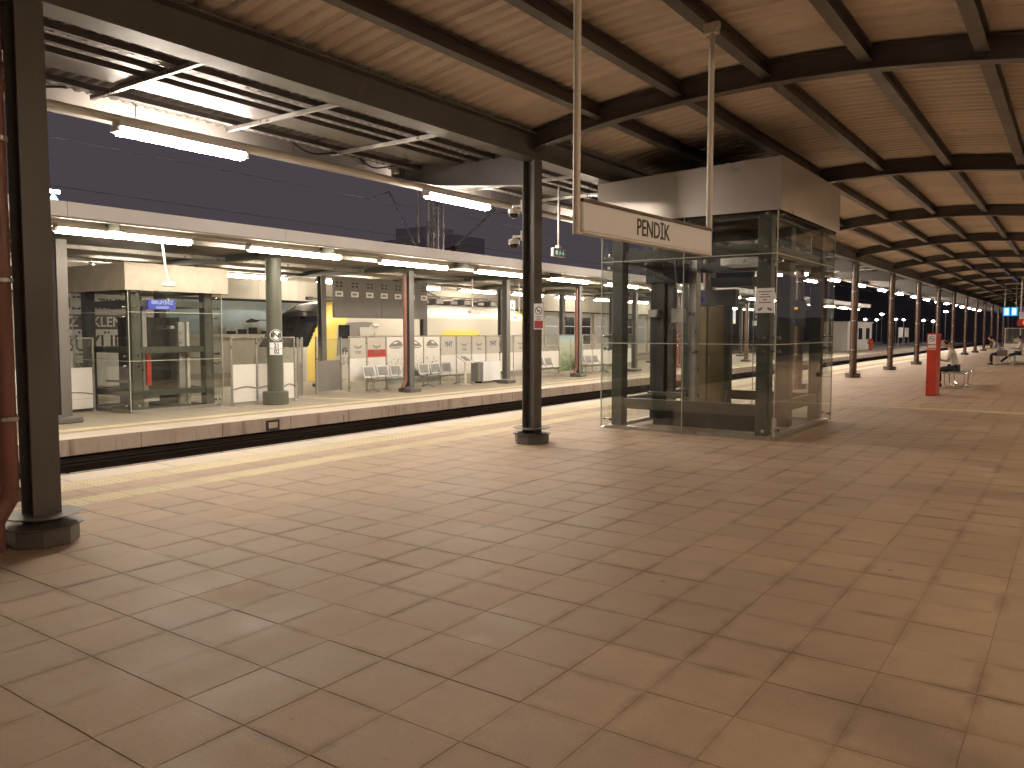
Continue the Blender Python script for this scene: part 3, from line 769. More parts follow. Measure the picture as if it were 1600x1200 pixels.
t = MB(); t.tube((-5.87-ox, 14.535-oy, 2.2), (-5.87-ox, 14.50-oy, 2.2), 0.075, 16); t.tube((-5.87-ox, 14.50-oy, 2.2), (-5.87-ox, 14.495-oy, 2.2), 0.055, 16, mi=1); t.build('call_light', ['screen_lift', 'lift_black'], NL)
t = MB()
for k in range(5):
    x = -6.05+0.09*k; t.tube((x-ox, 13.2-oy, 2.7), (x-ox, 13.2-oy, 3.3), 0.008, 6)
t.path([(-5.75-ox, 13.0-oy, 3.2), (-5.7-ox, 12.9-oy, 2.7), (-5.66-ox, 12.95-oy, 2.2), (-5.7-ox, 13.0-oy, 1.6)], 0.012, 6)
t.build('ropes', 'galv', NL)
NLb(-5.78, -5.55, 12.95, 13.05, 1.75, 2.0, 'control_box', 'galv')
NLb(-6.2, -6.02, 12.9, 13.04, 1.85, 1.98, 'control_box', 'galv')

FLt, fx, fy = lift('smaller glass lift with bright steel header on the opposite platform', -17.25, -15.06, 8.42, 10.5, 2.40, 2.93, 2.93, [0.02, 1.02, 1.98, 2.44], (1, 1), 'x', 'lift_frame', 'stainless_old', None, False, 0.10)
def FLb(x0, x1, y0, y1, z0, z1, name, m):
    t = MB(); t.bevbox(x0-fx, x1-fx, y0-fy, y1-fy, z0, z1, 0.008); return t.build(name, m, FLt)
FLb(-16.9, -16.0, 9.2, 10.1, 0.05, 1.9, 'car_wall', 'lift_black')
FLb(-15.62, -15.5, 8.95, 9.05, 0.05, 2.3, 'guide_rail', 'galv')
FLb(-15.6, -15.5, 9.75, 9.9, 0.05, 1.8, 'guide_rail', 'galv')
FLb(-15.6, -15.52, 9.95, 10.02, 0.05, 1.8, 'guide_rail', 'cream_pipe')
FLb(-15.6, -15.45, 9.0, 9.1, 0.5, 1.15, 'buffer', 'red')
FLb(-15.9, -15.4, 9.5, 9.6, 1.65, 1.72, 'bracket', 'galv')
FLb(-15.7, -15.35, 8.85, 9.2, 0.18, 0.3, 'control_box', 'poster_white')
FLb(-16.6, -15.5, 8.75, 8.85, 0.55, 0.6, 'pit_beam', 'galv')
o = FLb(-15.21, -15.16, 8.9, 9.5, 2.04, 2.24, 'display', 'screen_lift')
text('BEKLEYİNİZ', 0.10, FLt, (-15.157-fx, 9.2-fy, 2.18), FACE_X, 0.002, 'lift_text', 0.85)
text('ASANSÖR', 0.07, FLt, (-15.157-fx, 9.2-fy, 2.08), FACE_X, 0.001, 'lift_text', 0.9)

# ================================================================== SIGNS ON THE NEAR PLATFORM
# station name board on two poles under the ridge purlin
A, B = Vector((-3.1, 5.22)), Vector((-2.985, 7.55)); dr = B-A; Ls = dr.length; rz = math.atan2(dr.y, dr.x)-R(90)
sg = thing('station_sign', 'white station name board with dark lettering hanging from the ridge on two poles', 'sign', (A.x, A.y, 2.35), rz)
t = MB(); t.bevbox(-0.04, 0.04, 0.03, Ls-0.03, 0.0, 0.222, 0.01); t.build('board', 'sign_white', sg)
t = MB(); t.box(-0.043, 0.043, 0.03, Ls-0.03, 0.2225, 0.246); t.build('top_rail', 'sign_brown', sg)
t = MB(); t.box(-0.043, 0.043, 0.03, Ls-0.03, -0.012, -0.0005); t.build('bottom_rail', 'white_paint', sg)
for yy, bm_ in ((0.0, 0), (Ls, 1)):
    t = MB(); t.tube((0, yy, -0.02), (0, yy, 2.135), 0.029, 14); t.build('pole', 'cream_pipe', sg, smooth=True)
    t = MB(); t.box(-0.06, 0.06, yy-0.045, yy+0.045, 2.10, 2.145); t.box(-0.075, 0.075, yy-0.03, yy+0.03, 2.146, 2.20); t.build('bracket', 'white_paint', sg)
text('PENDİK', 0.195, sg, (0.0415, 1.13, 0.108), FACE_X, 0.0025, 'ink', 0.83)
text('PENDİK', 0.195, sg, (-0.0415, 1.26, 0.108), (R(90), 0, R(-90)), 0.0025, 'ink', 0.83)
# no-smoking sign on the second column
def nosmoke(parent, cx, cz, r, face='y', off=0.0, m='ink'):
    """ring with a diagonal bar over a cigarette"""
    t = MB(); n = 24
    def P(a, b):
        return (cx+a, off, cz+b) if face == 'y' else (off, cx+a, cz+b)
    for i in range(n):
        t0, t1 = 2*math.pi*i/n, 2*math.pi*(i+1)/n
        t.add([P(math.cos(t0)*r, math.sin(t0)*r), P(math.cos(t1)*r, math.sin(t1)*r), P(math.cos(t1)*r*.84, math.sin(t1)*r*.84), P(math.cos(t0)*r*.84, math.sin(t0)*r*.84)], [(0,1,2,3)])
    q = r*0.64; w = r*0.07
    t.add([P(-q-w, q-w), P(-q+w, q+w), P(q+w, -q+w), P(q-w, -q-w)], [(0,1,2,3)])
    t.add([P(-r*.5, -r*.12), P(r*.45, -r*.12), P(r*.45, r*.06), P(-r*.5, r*.06)], [(0,1,2,3)])
    return t.build('no_smoking_symbol', m, parent)
ns = thing('no_smoking_sign', 'small white no smoking plate fixed on the column with two dome cameras', 'sign', (-6.205, 9.43, 1.63))
t = MB(); t.box(-0.08, 0.08, -0.006, 0.006, 0.0, 0.36); t.build('plate', 'sign_white', ns)
t = MB(); t.box(-0.07, 0.07, -0.0085, -0.0065, 0.015, 0.12); t.build('red_band', 'ink_red', ns)
nosmoke(ns, 0, 0.26, 0.058, 'y', -0.0075)
for k, z in enumerate((0.175, 0.155, 0.135)):
    t = MB(); t.box(-0.05+0.008*k, 0.05-0.008*k, -0.0085, -0.0065, z, z+0.008); t.build('text_line', 'ink_grey', ns)
# two dome cameras on brackets
def dome(label, z):
    r = thing('dome_camera', label, 'camera', (-6.52, 9.50, z), 0, 'dome cameras on the second column')
    t = MB(); t.box(-0.16, 0.0, -0.02, 0.02, 0.07, 0.10); t.box(-0.012, 0.012, -0.05, 0.05, 0.02, 0.16); t.tube((-0.16,0,0.105),(-0.16,0,0.03),0.02,8); t.build('bracket', 'white_paint', r)
    t = MB(); t.lathe(-0.16, 0, [(0.03,0.06),(0.075,0.045),(0.082,0.0),(0.08,-0.02)], 14); t.build('housing', 'white_paint', r, smooth=True)
    t = MB(); t.lathe(-0.16, 0, [(0.07,-0.0205),(0.066,-0.045),(0.045,-0.072),(0.012,-0.084)], 14); t.build('dome', 'train_black', r, smooth=True)
dome('upper white dome camera on the column left of the lift', 3.30)
dome('lower white dome camera on the column left of the lift', 2.87)
# emergency exit sign on a drop pole
ex = thing('exit_sign', 'small green and white exit sign hanging on a thin pole left of the lift', 'sign', (-7.5, 12.02, 2.9))
t = MB(); t.bevbox(-0.03, 0.03, -0.2, 0.2, 0.0, 0.15, 0.008); t.build('case', 'white_paint', ex)
t = MB(); t.box(0.0305, 0.033, -0.17, 0.17, 0.02, 0.125); t.build('face', 'ink_green', ex)
t = MB()
t.box(0.0335, 0.035, -0.15, -0.07, 0.035, 0.11); t.box(0.0335, 0.035, 0.09, 0.11, 0.035, 0.11)
t.add([(0.0345,0.06,0.07),(0.0345,0.14,0.07),(0.0345,0.10,0.03)], [(0,1,2)])
t.box(0.0335, 0.035, -0.02, 0.01, 0.03, 0.085); t.box(0.0335, 0.035, -0.03, 0.04, 0.065, 0.075); t.box(0.0335, 0.035, -0.012, 0.012, 0.09, 0.112); t.build('pictogram', 'exit_face', ex)
t = MB(); t.tube((0,0,0.15),(0,0,1.21),0.017,10); t.box(-0.04,0.04,-0.05,0.05,0.151,0.2); t.build('drop_pole', 'galv', ex)
# paper notice on the lift corner
pn = thing('paper_notice', 'pale paper notice with printed lines stuck on the near lift glass corner', 'notice', (-3.75, 11.683, 1.87))
t = MB(); t.box(-0.135, 0.135, -0.003, 0.003, 0.0, 0.36); t.build('sheet', 'sign_white', pn)
for k, (w, z) in enumerate(((0.10,0.30),(0.06,0.262),(0.08,0.225),(0.03,0.185),(0.09,0.145))):
    t = MB(); t.box(-w, w, -0.0055, -0.0035, z, z+0.014); t.build('text_line', 'ink_grey', pn)
for sx in (-1, 1):
    t = MB(); t.add([(sx*0.11,-0.005,0.055),(sx*0.045,-0.005,0.085),(sx*0.03,-0.005,0.07),(sx*0.06,-0.005,0.035),(sx*0.10,-0.005,0.03)], [(0,1,2,3,4)]); t.build('drawing', 'ink_grey', pn)
# red totem with no smoking plate
rtm = thing('red_totem', 'red upright totem box with a white no smoking plate on the platform', 'totem', (-2.965, 22.55, 0))
t = MB(); t.bevbox(-0.11, 0.11, -0.36, 0.36, 0.01, 1.55, 0.012); t.build('body', 'red', rtm)
t = MB(); t.box(-0.10, 0.10, -0.35, 0.35, 0.0, 0.0095); t.build('foot', 'rubber', rtm)
t = MB(); t.box(-0.088, 0.088, -0.366, -0.361, 1.29, 1.52); t.build('plate', 'sign_white', rtm)
t = MB(); t.box(-0.088, 0.088, -0.366, -0.361, 1.19, 1.26); t.build('plate', 'sign_white', rtm)
nosmoke(rtm, 0, 1.42, 0.07, 'y', -0.3675)
t = MB(); t.box(-0.1, 0.1, -0.364, -0.361, 1.15, 1.165); t.build('trim_line', 'sign_white', rtm)

# line sign and departure display hanging beyond the lift
hk = thing('direction_sign', 'small dark hanging sign with white letters seen through the lift glass', 'sign', (-6.29, 19.5, 1.74))
t = MB(); t.bevbox(-0.26, 0.26, -0.03, 0.03, 0.13, 0.30, 0.008); t.build('board', 'lift_black', hk)
text('HALKALI', 0.10, hk, (0, -0.0325, 0.215), FACE_NY, 0.002, 'sign_white', 0.95)
t = MB(); t.box(-0.26, 0.26, -0.03, 0.03, 0.0, 0.12); t.build('lower_plate', 'sign_white', hk)
t = MB(); t.tube((-0.2,0,0.30),(-0.2,0,2.4),0.02,8); t.build('drop_pole', 'galv', hk)
t = MB(); t.tube((0.2,0,0.30),(0.2,0,2.4),0.02,8); t.build('drop_pole', 'galv', hk)
dd = thing('departure_display', 'dark display with orange and blue lines seen through the right lift pane', 'display', (-5.68, 19.6, 1.72))
t = MB(); t.bevbox(-0.36, 0.36, -0.05, 0.05, 0.0, 0.62, 0.015); t.build('case', 'lift_black', dd)
for k in range(3):
    t = MB(); t.box(-0.25+0.16*k, -0.13+0.16*k, -0.056, -0.051, 0.40, 0.46); t.build('orange_line', 'led_orange', dd)
t = MB(); t.box(-0.30, 0.12, -0.056, -0.051, 0.08, 0.13); t.build('blue_line', 'screen_blue', dd)
t = MB(); t.tube((0,0,0.62),(0,0,2.4),0.03,8); t.build('drop_pole', 'galv', dd)
# benches
def bench(label, loc, L, group):
    r = thing('steel_bench', label, 'bench', loc, 0, group)
    n = int(L/0.55); w = 0.5
    for k in range(n):
        a = k*L/n+0.015; b = (k+1)*L/n-0.015
        t = MB(); t.prism([(-w/2,0.43),(-w/2+0.03,0.455),(w/2-0.03,0.455),(w/2,0.43),(w/2-0.01,0.425),(w/2-0.035,0.44),(-w/2+0.035,0.44),(-w/2+0.01,0.425)], 'y', a, b); t.build('seat_panel', 'seat_steel', r)
    t = MB(); t.path([(-w/2-0.01,0,0.44),(-w/2-0.01,L,0.44)], 0.018, 8); t.path([(w/2+0.01,0,0.44),(w/2+0.01,L,0.44)], 0.018, 8); t.build('rail', 'chrome', r)
    for y in (0.25, L*0.5, L-0.25):
        t = MB(); t.path([(-w/2,y,0.43),(-w/2+0.02,y,0.12),(-w/2+0.08,y,0.03),(w/2-0.08,y,0.03),(w/2-0.02,y,0.12),(w/2,y,0.43)], 0.016, 8)
        t.path([(-w/2+0.08,y,0.02),(-w/2-0.02,y,0.016)],0.016,8); t.path([(w/2-0.08,y,0.02),(w/2+0.02,y,0.016)],0.016,8); t.build('leg', 'chrome', r)
    return r
bench('backless steel bench with a seated man beside the red totem', (-2.78, 24.9, 0), 2.6, 'steel benches on the near platform')
bench('distant backless steel bench with seated people near the white cabinet', (-2.95, 44.3, 0), 2.2, 'steel benches on the near platform')

# ---- people
def skin_mesh(name, verts, edges, radii, m, root=0, sub=2):
    me = bpy.data.meshes.new(name); me.from_pydata(verts, edges, []); o = bpy.data.objects.new(name, me); COL.objects.link(o)
    md = o.modifiers.new('s', 'SKIN'); md.use_smooth_shade = True
    for i, r_ in enumerate(radii):
        sv = me.skin_vertices[0].data[i]
        sv.radius = r_ if isinstance(r_, tuple) else (r_, r_); sv.use_root = (i == root)
    s2 = o.modifiers.new('u', 'SUBSURF'); s2.levels = sub; s2.render_levels = sub
    dg = bpy.context.evaluated_depsgraph_get(); out = bpy.data.meshes.new_from_object(o.evaluated_get(dg))
    bpy.data.objects.remove(o); out.materials.clear(); out.materials.append(MATS[m])
    for p in out.polygons: p.use_smooth = True; p.material_index = 0
    return out
def person(label, loc, rz, shirt, shoe, lean=0.18, legs='bent', headdown=0.12, bald=False):
    """seated figure facing local +Y, seat at local origin height 0.46"""
    r = thing('person', label, 'person', loc, rz, 'people sitting on the platform')
    hz = 0.55
    sh = Vector((0, lean*0.55+0.0, hz+0.50)); nk = sh + Vector((0, 0.03+lean*0.1, 0.10)); hd = nk + Vector((0, 0.03+headdown*0.4, 0.11)); top = hd + Vector((0, headdown*0.2, 0.10))
    if legs == 'bent': kn = [Vector((s*0.11, 0.44, 0.50)) for s in (-1, 1)]; an = [Vector((s*0.11, 0.42, 0.09)) for s in (-1, 1)]
    else: kn = [Vector((s*0.11, 0.42, 0.44)) for s in (-1, 1)]; an = [Vector((s*0.10, 0.80, 0.09)) for s in (-1, 1)]
    toe = [a + Vector((0, 0.17, -0.045)) for a in an]
    V = [Vector((0,0,hz)), Vector((0,lean*0.2,hz+0.2)), sh, nk, hd, top]; E_ = [(0,1),(1,2),(2,3),(3,4),(4,5)]
    Rr = [(0.12,0.10),(0.11,0.09),(0.11,0.08),(0.05,0.05),(0.078,0.092),(0.055,0.065)]
    T = []; 
    for s, i in ((-1,0),(1,1)):
        b = len(V)
        V += [Vector((s*0.09, 0.03, hz-0.02)), kn[i], an[i], toe[i]]; E_ += [(0,b),(b,b+1),(b+1,b+2),(b+2,b+3)]; Rr += [0.075, 0.05, 0.035, 0.03]
    hands = []
    for s in (-1, 1):
        b = len(V); so = sh + Vector((s*0.17, 0, -0.03)); el = so + Vector((s*0.05, 0.06, -0.27)); wr = el + Vector((-s*0.10, 0.22, 0.03))
        V += [so, el, wr, wr+Vector((-s*0.02,0.07,0.0))]; E_ += [(2,b),(b,b+1),(b+1,b+2),(b+2,b+3)]; Rr += [0.048, 0.036, 0.026, 0.03]
        hands.append(wr+Vector((-s*0.02,0.07,0.0)))
        # fingers
        w = V[-1]
        for f, (fx_, ln) in enumerate(((-0.03,0.055),(-0.012,0.07),(0.008,0.072),(0.028,0.06))):
            c = len(V); V += [w+Vector((fx_,0.035,0.0)), w+Vector((fx_,0.035+ln*0.6,-0.012)), w+Vector((fx_,0.035+ln*0.8,-0.045))]; E_ += [(b+3,c),(c,c+1),(c+1,c+2)]; Rr += [0.009,0.0085,0.007]
        c = len(V); V += [w+Vector((-s*0.04,0.0,0.0)), w+Vector((-s*0.06,0.035,-0.01))]; E_ += [(b+3,c),(c,c+1)]; Rr += [0.010,0.008]
    body = obj('body', skin_mesh('body', V, E_, Rr, 'skin'), r)
    # face: nose, dark eyes, ears, mouth
    fwd = Vector((0,1,0)); f0 = hd + Vector((0,0.085,0.0))
    t = MB(); t.add([(f0.x-0.014,f0.y-0.012,f0.z-0.02),(f0.x+0.014,f0.y-0.012,f0.z-0.02),(f0.x,f0.y+0.02,f0.z-0.018),(f0.x,f0.y-0.006,f0.z+0.03)], [(0,1,2),(0,2,3),(1,3,2)])
    for s in (-1,1): t.box(hd.x+s*0.078-0.006, hd.x+s*0.078+0.006, hd.y-0.012, hd.y+0.014, hd.z-0.03, hd.z+0.028)
    t.build('nose_and_ears', 'skin', r)
    t = MB()
    for s in (-1,1): t.box(f0.x+s*0.03-0.011, f0.x+s*0.03+0.011, f0.y-0.014, f0.y-0.002, f0.z+0.018, f0.z+0.028)
    t.box(f0.x-0.02, f0.x+0.02, f0.y-0.014, f0.y-0.004, f0.z-0.048, f0.z-0.042); t.build('eyes_and_mouth', 'hair', r)
    # hair cap
    cap = MB(); rings = []
    lv = [(0.094,-0.02),(0.097,0.03),(0.094,0.07),(0.075,0.11),(0.04,0.135),(0.01,0.142)] if not bald else [(0.092,-0.03),(0.096,0.02),(0.096,0.055),(0.09,0.07)]
    for rad, dz in lv:
        rings.append([(hd.x+math.cos(2*math.pi*i/14)*rad*0.9, hd.y-0.014+math.sin(2*math.pi*i/14)*rad*(1.0 if math.sin(2*math.pi*i/14) < 0.35 or dz > 0.06 else 0.6), hd.z+dz) for i in range(14)])
    cap.loft(rings); cap.build('hair', 'hair', r, smooth=True)
    # shirt and trousers a little outside the body
    V = [Vector((0,0,hz-0.03)), Vector((0,lean*0.2,hz+0.2)), sh, sh+Vector((0,0.025,0.06))]; E_ = [(0,1),(1,2),(2,3)]; Rr = [(0.165,0.125),(0.155,0.12),(0.15,0.095),(0.065,0.062)]
    for s in (-1,1):
        b = len(V); so = sh + Vector((s*0.17,0,-0.03)); el = so + Vector((s*0.05,0.06,-0.27)); V += [so, so+(el-so)*0.75]; E_ += [(2,b),(b,b+1)]; Rr += [0.07,0.058]
    obj('shirt', skin_mesh('shirt', V, E_, Rr, shirt), r)
    V = [Vector((0,0,hz-0.02))]; E_ = []; Rr = [(0.17,0.115)]
    for i, s in enumerate((-1,1)):
        b = len(V); V += [Vector((s*0.10,0.05,hz-0.01)), kn[i], an[i]+(kn[i]-an[i])*0.05]; E_ += [(0,b),(b,b+1),(b+1,b+2)]; Rr += [0.1,0.075,0.055]
    obj('trousers', skin_mesh('trousers', V, E_, Rr, 'trousers'), r)
    for i in range(2):
        a = an[i]; t = MB(); n = 10
        t.loft([[(a.x+math.cos(2*math.pi*k/n)*w_, a.y+yc+math.sin(2*math.pi*k/n)*l_, z_) for k in range(n)] for z_, w_, l_, yc in ((0.0,0.046,0.13,0.06),(0.03,0.05,0.135,0.06),(0.06,0.046,0.11,0.045),(0.10,0.04,0.055,0.0))])
        t.build('shoe', shoe, r, smooth=True)
    return r
person('man in white shirt and dark trousers sitting on the bench by the red totem', (-2.86, 26.15, 0), R(90), 'shirt_white', 'shoe_black', 0.22, 'bent', 0.25, True)
person('distant seated person in a pale blue shirt bending forward on the far bench', (-3.0, 45.0, 0), R(90), 'shirt_blue', 'shoe_black', 0.5, 'bent', 0.3)
person('distant person with dark trousers and white shoes stretching the legs at the right edge', (-2.33, 46.0, 0), R(90), 'shirt_white', 'shoe_white', -0.05, 'out', 0.05)
bench('short steel bench under the person at the right edge of the picture', (-2.3, 45.6, 0), 1.7, 'steel benches on the near platform')
bgm = thing('travel_bag', 'small brown bag standing under the person in the pale blue shirt', 'bag', (-2.95, 44.75, 0.46))
t = MB(); t.bevbox(-0.2, 0.2, -0.32, -0.02, 0.0, 0.26, 0.03); t.build('body', 'pipe_brown', bgm)
t = MB(); t.path([(-0.08,-0.17,0.26),(-0.06,-0.17,0.33),(0.06,-0.17,0.33),(0.08,-0.17,0.26)], 0.012, 6); t.build('handle', 'rubber', bgm)

# far end of the near platform: cabinet, displays, hanging signs
cb = thing('white_cabinet', 'pale cabinet with a glazed top standing far down the platform', 'cabinet', (-2.55, 51, 0))
t = MB(); t.bevbox(-0.75, 0.75, -0.3, 0.3, 0.0, 0.95, 0.02); t.build('body', 'cream_pipe', cb)
t = MB(); 
for x in (-0.74, -0.05, 0.70): t.box(x, x+0.04, -0.3, -0.26, 0.951, 1.75); t.box(x, x+0.04, 0.26, 0.3, 0.951, 1.75)
t.box(-0.75, 0.75, -0.3, 0.3, 1.751, 1.79); t.build('glazing_frame', 'galv', cb)
t = MB(); t.box(-0.70, 0.70, -0.275, -0.265, 0.952, 1.75); t.build('glass_pane', 'glass_fence', cb)
t = MB(); t.box(-0.4, 0.1, -0.1, 0.1, 0.951, 1.25); t.box(-0.3, 0.0, -0.12, -0.11, 1.02, 1.2, 1); t.build('contents', ['panel_grey', 'poster_white'], cb)
ds = thing('departure_display', 'glowing blue twin departure display hanging far down the platform', 'display', (-3.62, 60, 2.55))
t = MB(); t.bevbox(-0.42, 0.42, -0.06, 0.06, 0, 0.62, 0.02); t.build('case', 'lift_black', ds)
for x in (-0.38, 0.03):
    t = MB(); t.box(x, x+0.35, -0.068, -0.062, 0.04, 0.58); s_ = t.build('screen', 'screen_blue', ds)
    t = MB(); t.box(x+0.08, x+0.27, -0.072, -0.069, 0.12, 0.5); t.build('text_block', 'screen_text', ds)
t = MB(); t.tube((-0.3,0,0.62),(-0.3,0,2.0),0.03,8); t.tube((0.3,0,0.62),(0.3,0,2.0),0.03,8); t.build('hanger', 'galv', ds)
rs = thing('red_led_display', 'small glowing red display hanging at the right edge of the picture', 'display', (-2.42, 50, 1.88))
t = MB(); t.bevbox(-0.28, 0.28, -0.05, 0.05, 0, 0.36, 0.015); t.build('case', 'ink_red', rs)
t = MB(); t.box(0.0, 0.2, -0.058, -0.052, 0.1, 0.26); t.build('lit_face', 'led_red', rs)
t = MB(); t.tube((-0.12,0,0.36),(-0.12,0,2.6),0.035,8); t.tube((0.05,0,0.36),(0.05,0,2.6),0.035,8); t.box(-0.2, 0.12, -0.06, 0.06, 0.38, 0.75); t.build('hanger', 'cream_pipe', rs)

# ================================================================== FAR CANOPY
fcan = thing('platform_canopy', 'flat roofed canopy with pale fascia over the opposite platform', 'canopy', (0,0,0))
t = MB(); t.box(-20.1, -12.36, -6, 62, 3.36, 3.50); t.build('roof_slab', 'soffit', fcan)
fm_ = MB().box(-12.36, -12.30, 0.004, 3.996, 3.30, 3.52).mesh('fascia_panel', ['fascia'])
for k in range(17): obj('fascia_panel', fm_, fcan, (0, -6 + 4.0*k, 0))
t = MB(); t.box(-12.42, -12.361, -6, 62, 3.28, 3.355); t.build('gutter', 'fascia', fcan)
t = MB(); t.box(-20.16, -20.10, -6, 62, 3.30, 3.52); t.build('fascia', 'fascia', fcan)
FY = [6.9, 11.39] + [15.8 + 4.4*k for k in range(11)]
bm_ = MB().box(-20.0, -12.5, -0.075, 0.075, 3.19, 3.205).box(-20.0, -12.5, -0.01, 0.01, 3.206, 3.359).mesh('cross_beam', ['steel_green'])
fh = MB(); h_section(fh, 0, 0, 0.13, 3.19, 0.18); fcol = fh.mesh('column', ['steel_dark'])
fbase = MB().bevbox(-0.22, 0.22, -0.22, 0.22, 0, 0.10, 0.015).mesh('base_plate', ['steel_dark'])
rcol = MB().lathe(0, 0, [(0.17,0.28),(0.17,3.19)], 20).mesh('round_column', ['steel_green'], True)
rbase = MB().lathe(0, 0, [(0.27,0.0),(0.28,0.01),(0.28,0.27),(0.26,0.285)], 20).mesh('column_base', ['steel_green'])
fpipe = MB().tube((0,0,0.25),(0,0,3.1),0.05,10).tube((0,0,0.3),(0.0,-0.12,0.12),0.05,10).mesh('drainpipe', ['pipe_red'], True)
for i, y in enumerate(FY):
    obj('cross_beam', bm_, fcan, (0, y, 0))
    if i == 1:
        c = obj('round_column', rcol, fcan, (-14.45, y, 0)); obj('column_base', rbase, c)
    else:
        c = obj('column', fcol, fcan, (-14.5, y, 0)); obj('base_plate', fbase, c)
        if i in (2, 4, 6, 8): obj('drainpipe', fpipe, fcan, (-14.48, y-0.19, 0))
    if i != 1:
        c = obj('column', fcol, fcan, (-17.9, y, 0)); obj('base_plate', fbase, c)
for x, z in ((-12.95, 3.20), (-19.5, 3.20)):
    t = MB(); t.box(x-0.035, x+0.035, -6, 62, z+0.08, z+0.14); t.build('light_trunking', 'cream_pipe', fcan)
for x in (-13.6, -16.2, -18.8):
    t = MB(); t.box(x-0.05, x+0.05, -6, 62, 3.22, 3.30); t.build('cable_tray', 'galv', fcan)
# tube lights of the far canopy: front and rear rows
fl0 = tube_light('tube_light', 'leftmost double tube light under the opposite canopy front', (-12.95, 6.12, 3.20), 2.3, 'tube_far', 'double tube lights under the opposite canopy', True)
for k in range(1, 16):
    lab = '%s double tube light from the left along the opposite canopy front' % ORD[k]
    copy_tree(fl0, (-12.95, 6.12+3.52*k, 3.20), 0, lab)
copy_tree(fl0, (-12.95, 6.12-3.52, 3.20), 0, 'double tube light of the opposite canopy front hidden by the left column')
for k in range(0, 14):
    lab = '%s double tube light from the left along the rear of the opposite canopy' % ORD[k]
    copy_tree(fl0, (-19.5, 10.0+3.52*k, 3.20), 0, lab)
# small parts on the round column
nsr = thing('no_smoking_sign', 'round white no smoking sticker on the green round column', 'sign', (-14.45, 11.39, 1.38))
t = MB(); n = 20
t.add([(0.1725*math.cos(a_)+0.0, 0.0+0.1725*math.sin(a_), 0.15+0.0) for a_ in [0]] , [])
ring = []
for i in range(n):
    a = 2*math.pi*i/n; yy = 0.13*math.cos(a); ring.append((math.sqrt(max(0.0, 0.176**2-yy**2)), yy, 0.14+0.13*math.sin(a)))
t = MB(); t.add(ring + [(0.179, 0, 0.14)], [(i, (i+1) % n, n) for i in range(n)]); t.build('sticker', 'sign_white', nsr, rot=(0,0,R(-25)))
t = MB()
for i in range(n):
    a, b = 2*math.pi*i/n, 2*math.pi*(i+1)/n; q = []
    for ang, rr_ in ((a,0.118),(b,0.118),(b,0.1),(a,0.1)):
        yy = rr_*math.cos(ang); q.append((math.sqrt(0.18**2-yy**2), yy, 0.14+rr_*math.sin(ang)))
    t.add(q, [(0,1,2,3)])
for k in range(8):
    q = []
    for f_, w_ in ((k/8, -1), (k/8, 1), ((k+1)/8, 1), ((k+1)/8, -1)):
        yy = -0.08+0.16*f_+0.008*w_; q.append((math.sqrt(0.181**2-yy**2), yy, 0.22-0.16*f_+0.008*w_))
    t.add(q, [(0,1,2,3)])
t.build('symbol', 'ink', nsr, rot=(0,0,R(-25)))
def curved_plate(name, label, z0, z1, lines):
    r = thing(name, label, 'sign', (-14.45, 11.39, 0))
    t = MB(); k = 8
    a0, a1 = R(-75), R(25)
    vs = [(0.176*math.cos(a0+(a1-a0)*i/k), 0.176*math.sin(a0+(a1-a0)*i/k), z) for z in (z0, z1) for i in range(k+1)]
    t.add(vs, [(i, i+1, k+2+i, k+1+i) for i in range(k)]); t.build('plate', 'sign_white', r)
    for s, z in lines: text(s, 0.135, r, (0.187*math.cos(R(-25)), 0.187*math.sin(R(-25)), z), (R(90),0,R(90-25)), 0.003, 'ink', 0.9)
    t = MB(); zc = (z0+z1)/2
    vs = [(0.178*math.cos(a0+(a1-a0)*i/k), 0.178*math.sin(a0+(a1-a0)*i/k), z) for z in (zc-0.004, zc+0.004) for i in range(k+1)]
    t.add(vs, [(i, i+1, k+2+i, k+1+i) for i in range(k)]); t.build('divider', 'ink', r)
curved_plate('number_plate', 'white number plate reading 21 over 02 on the green round column', 1.09, 1.36, [('21', 1.29), ('02', 1.16)])

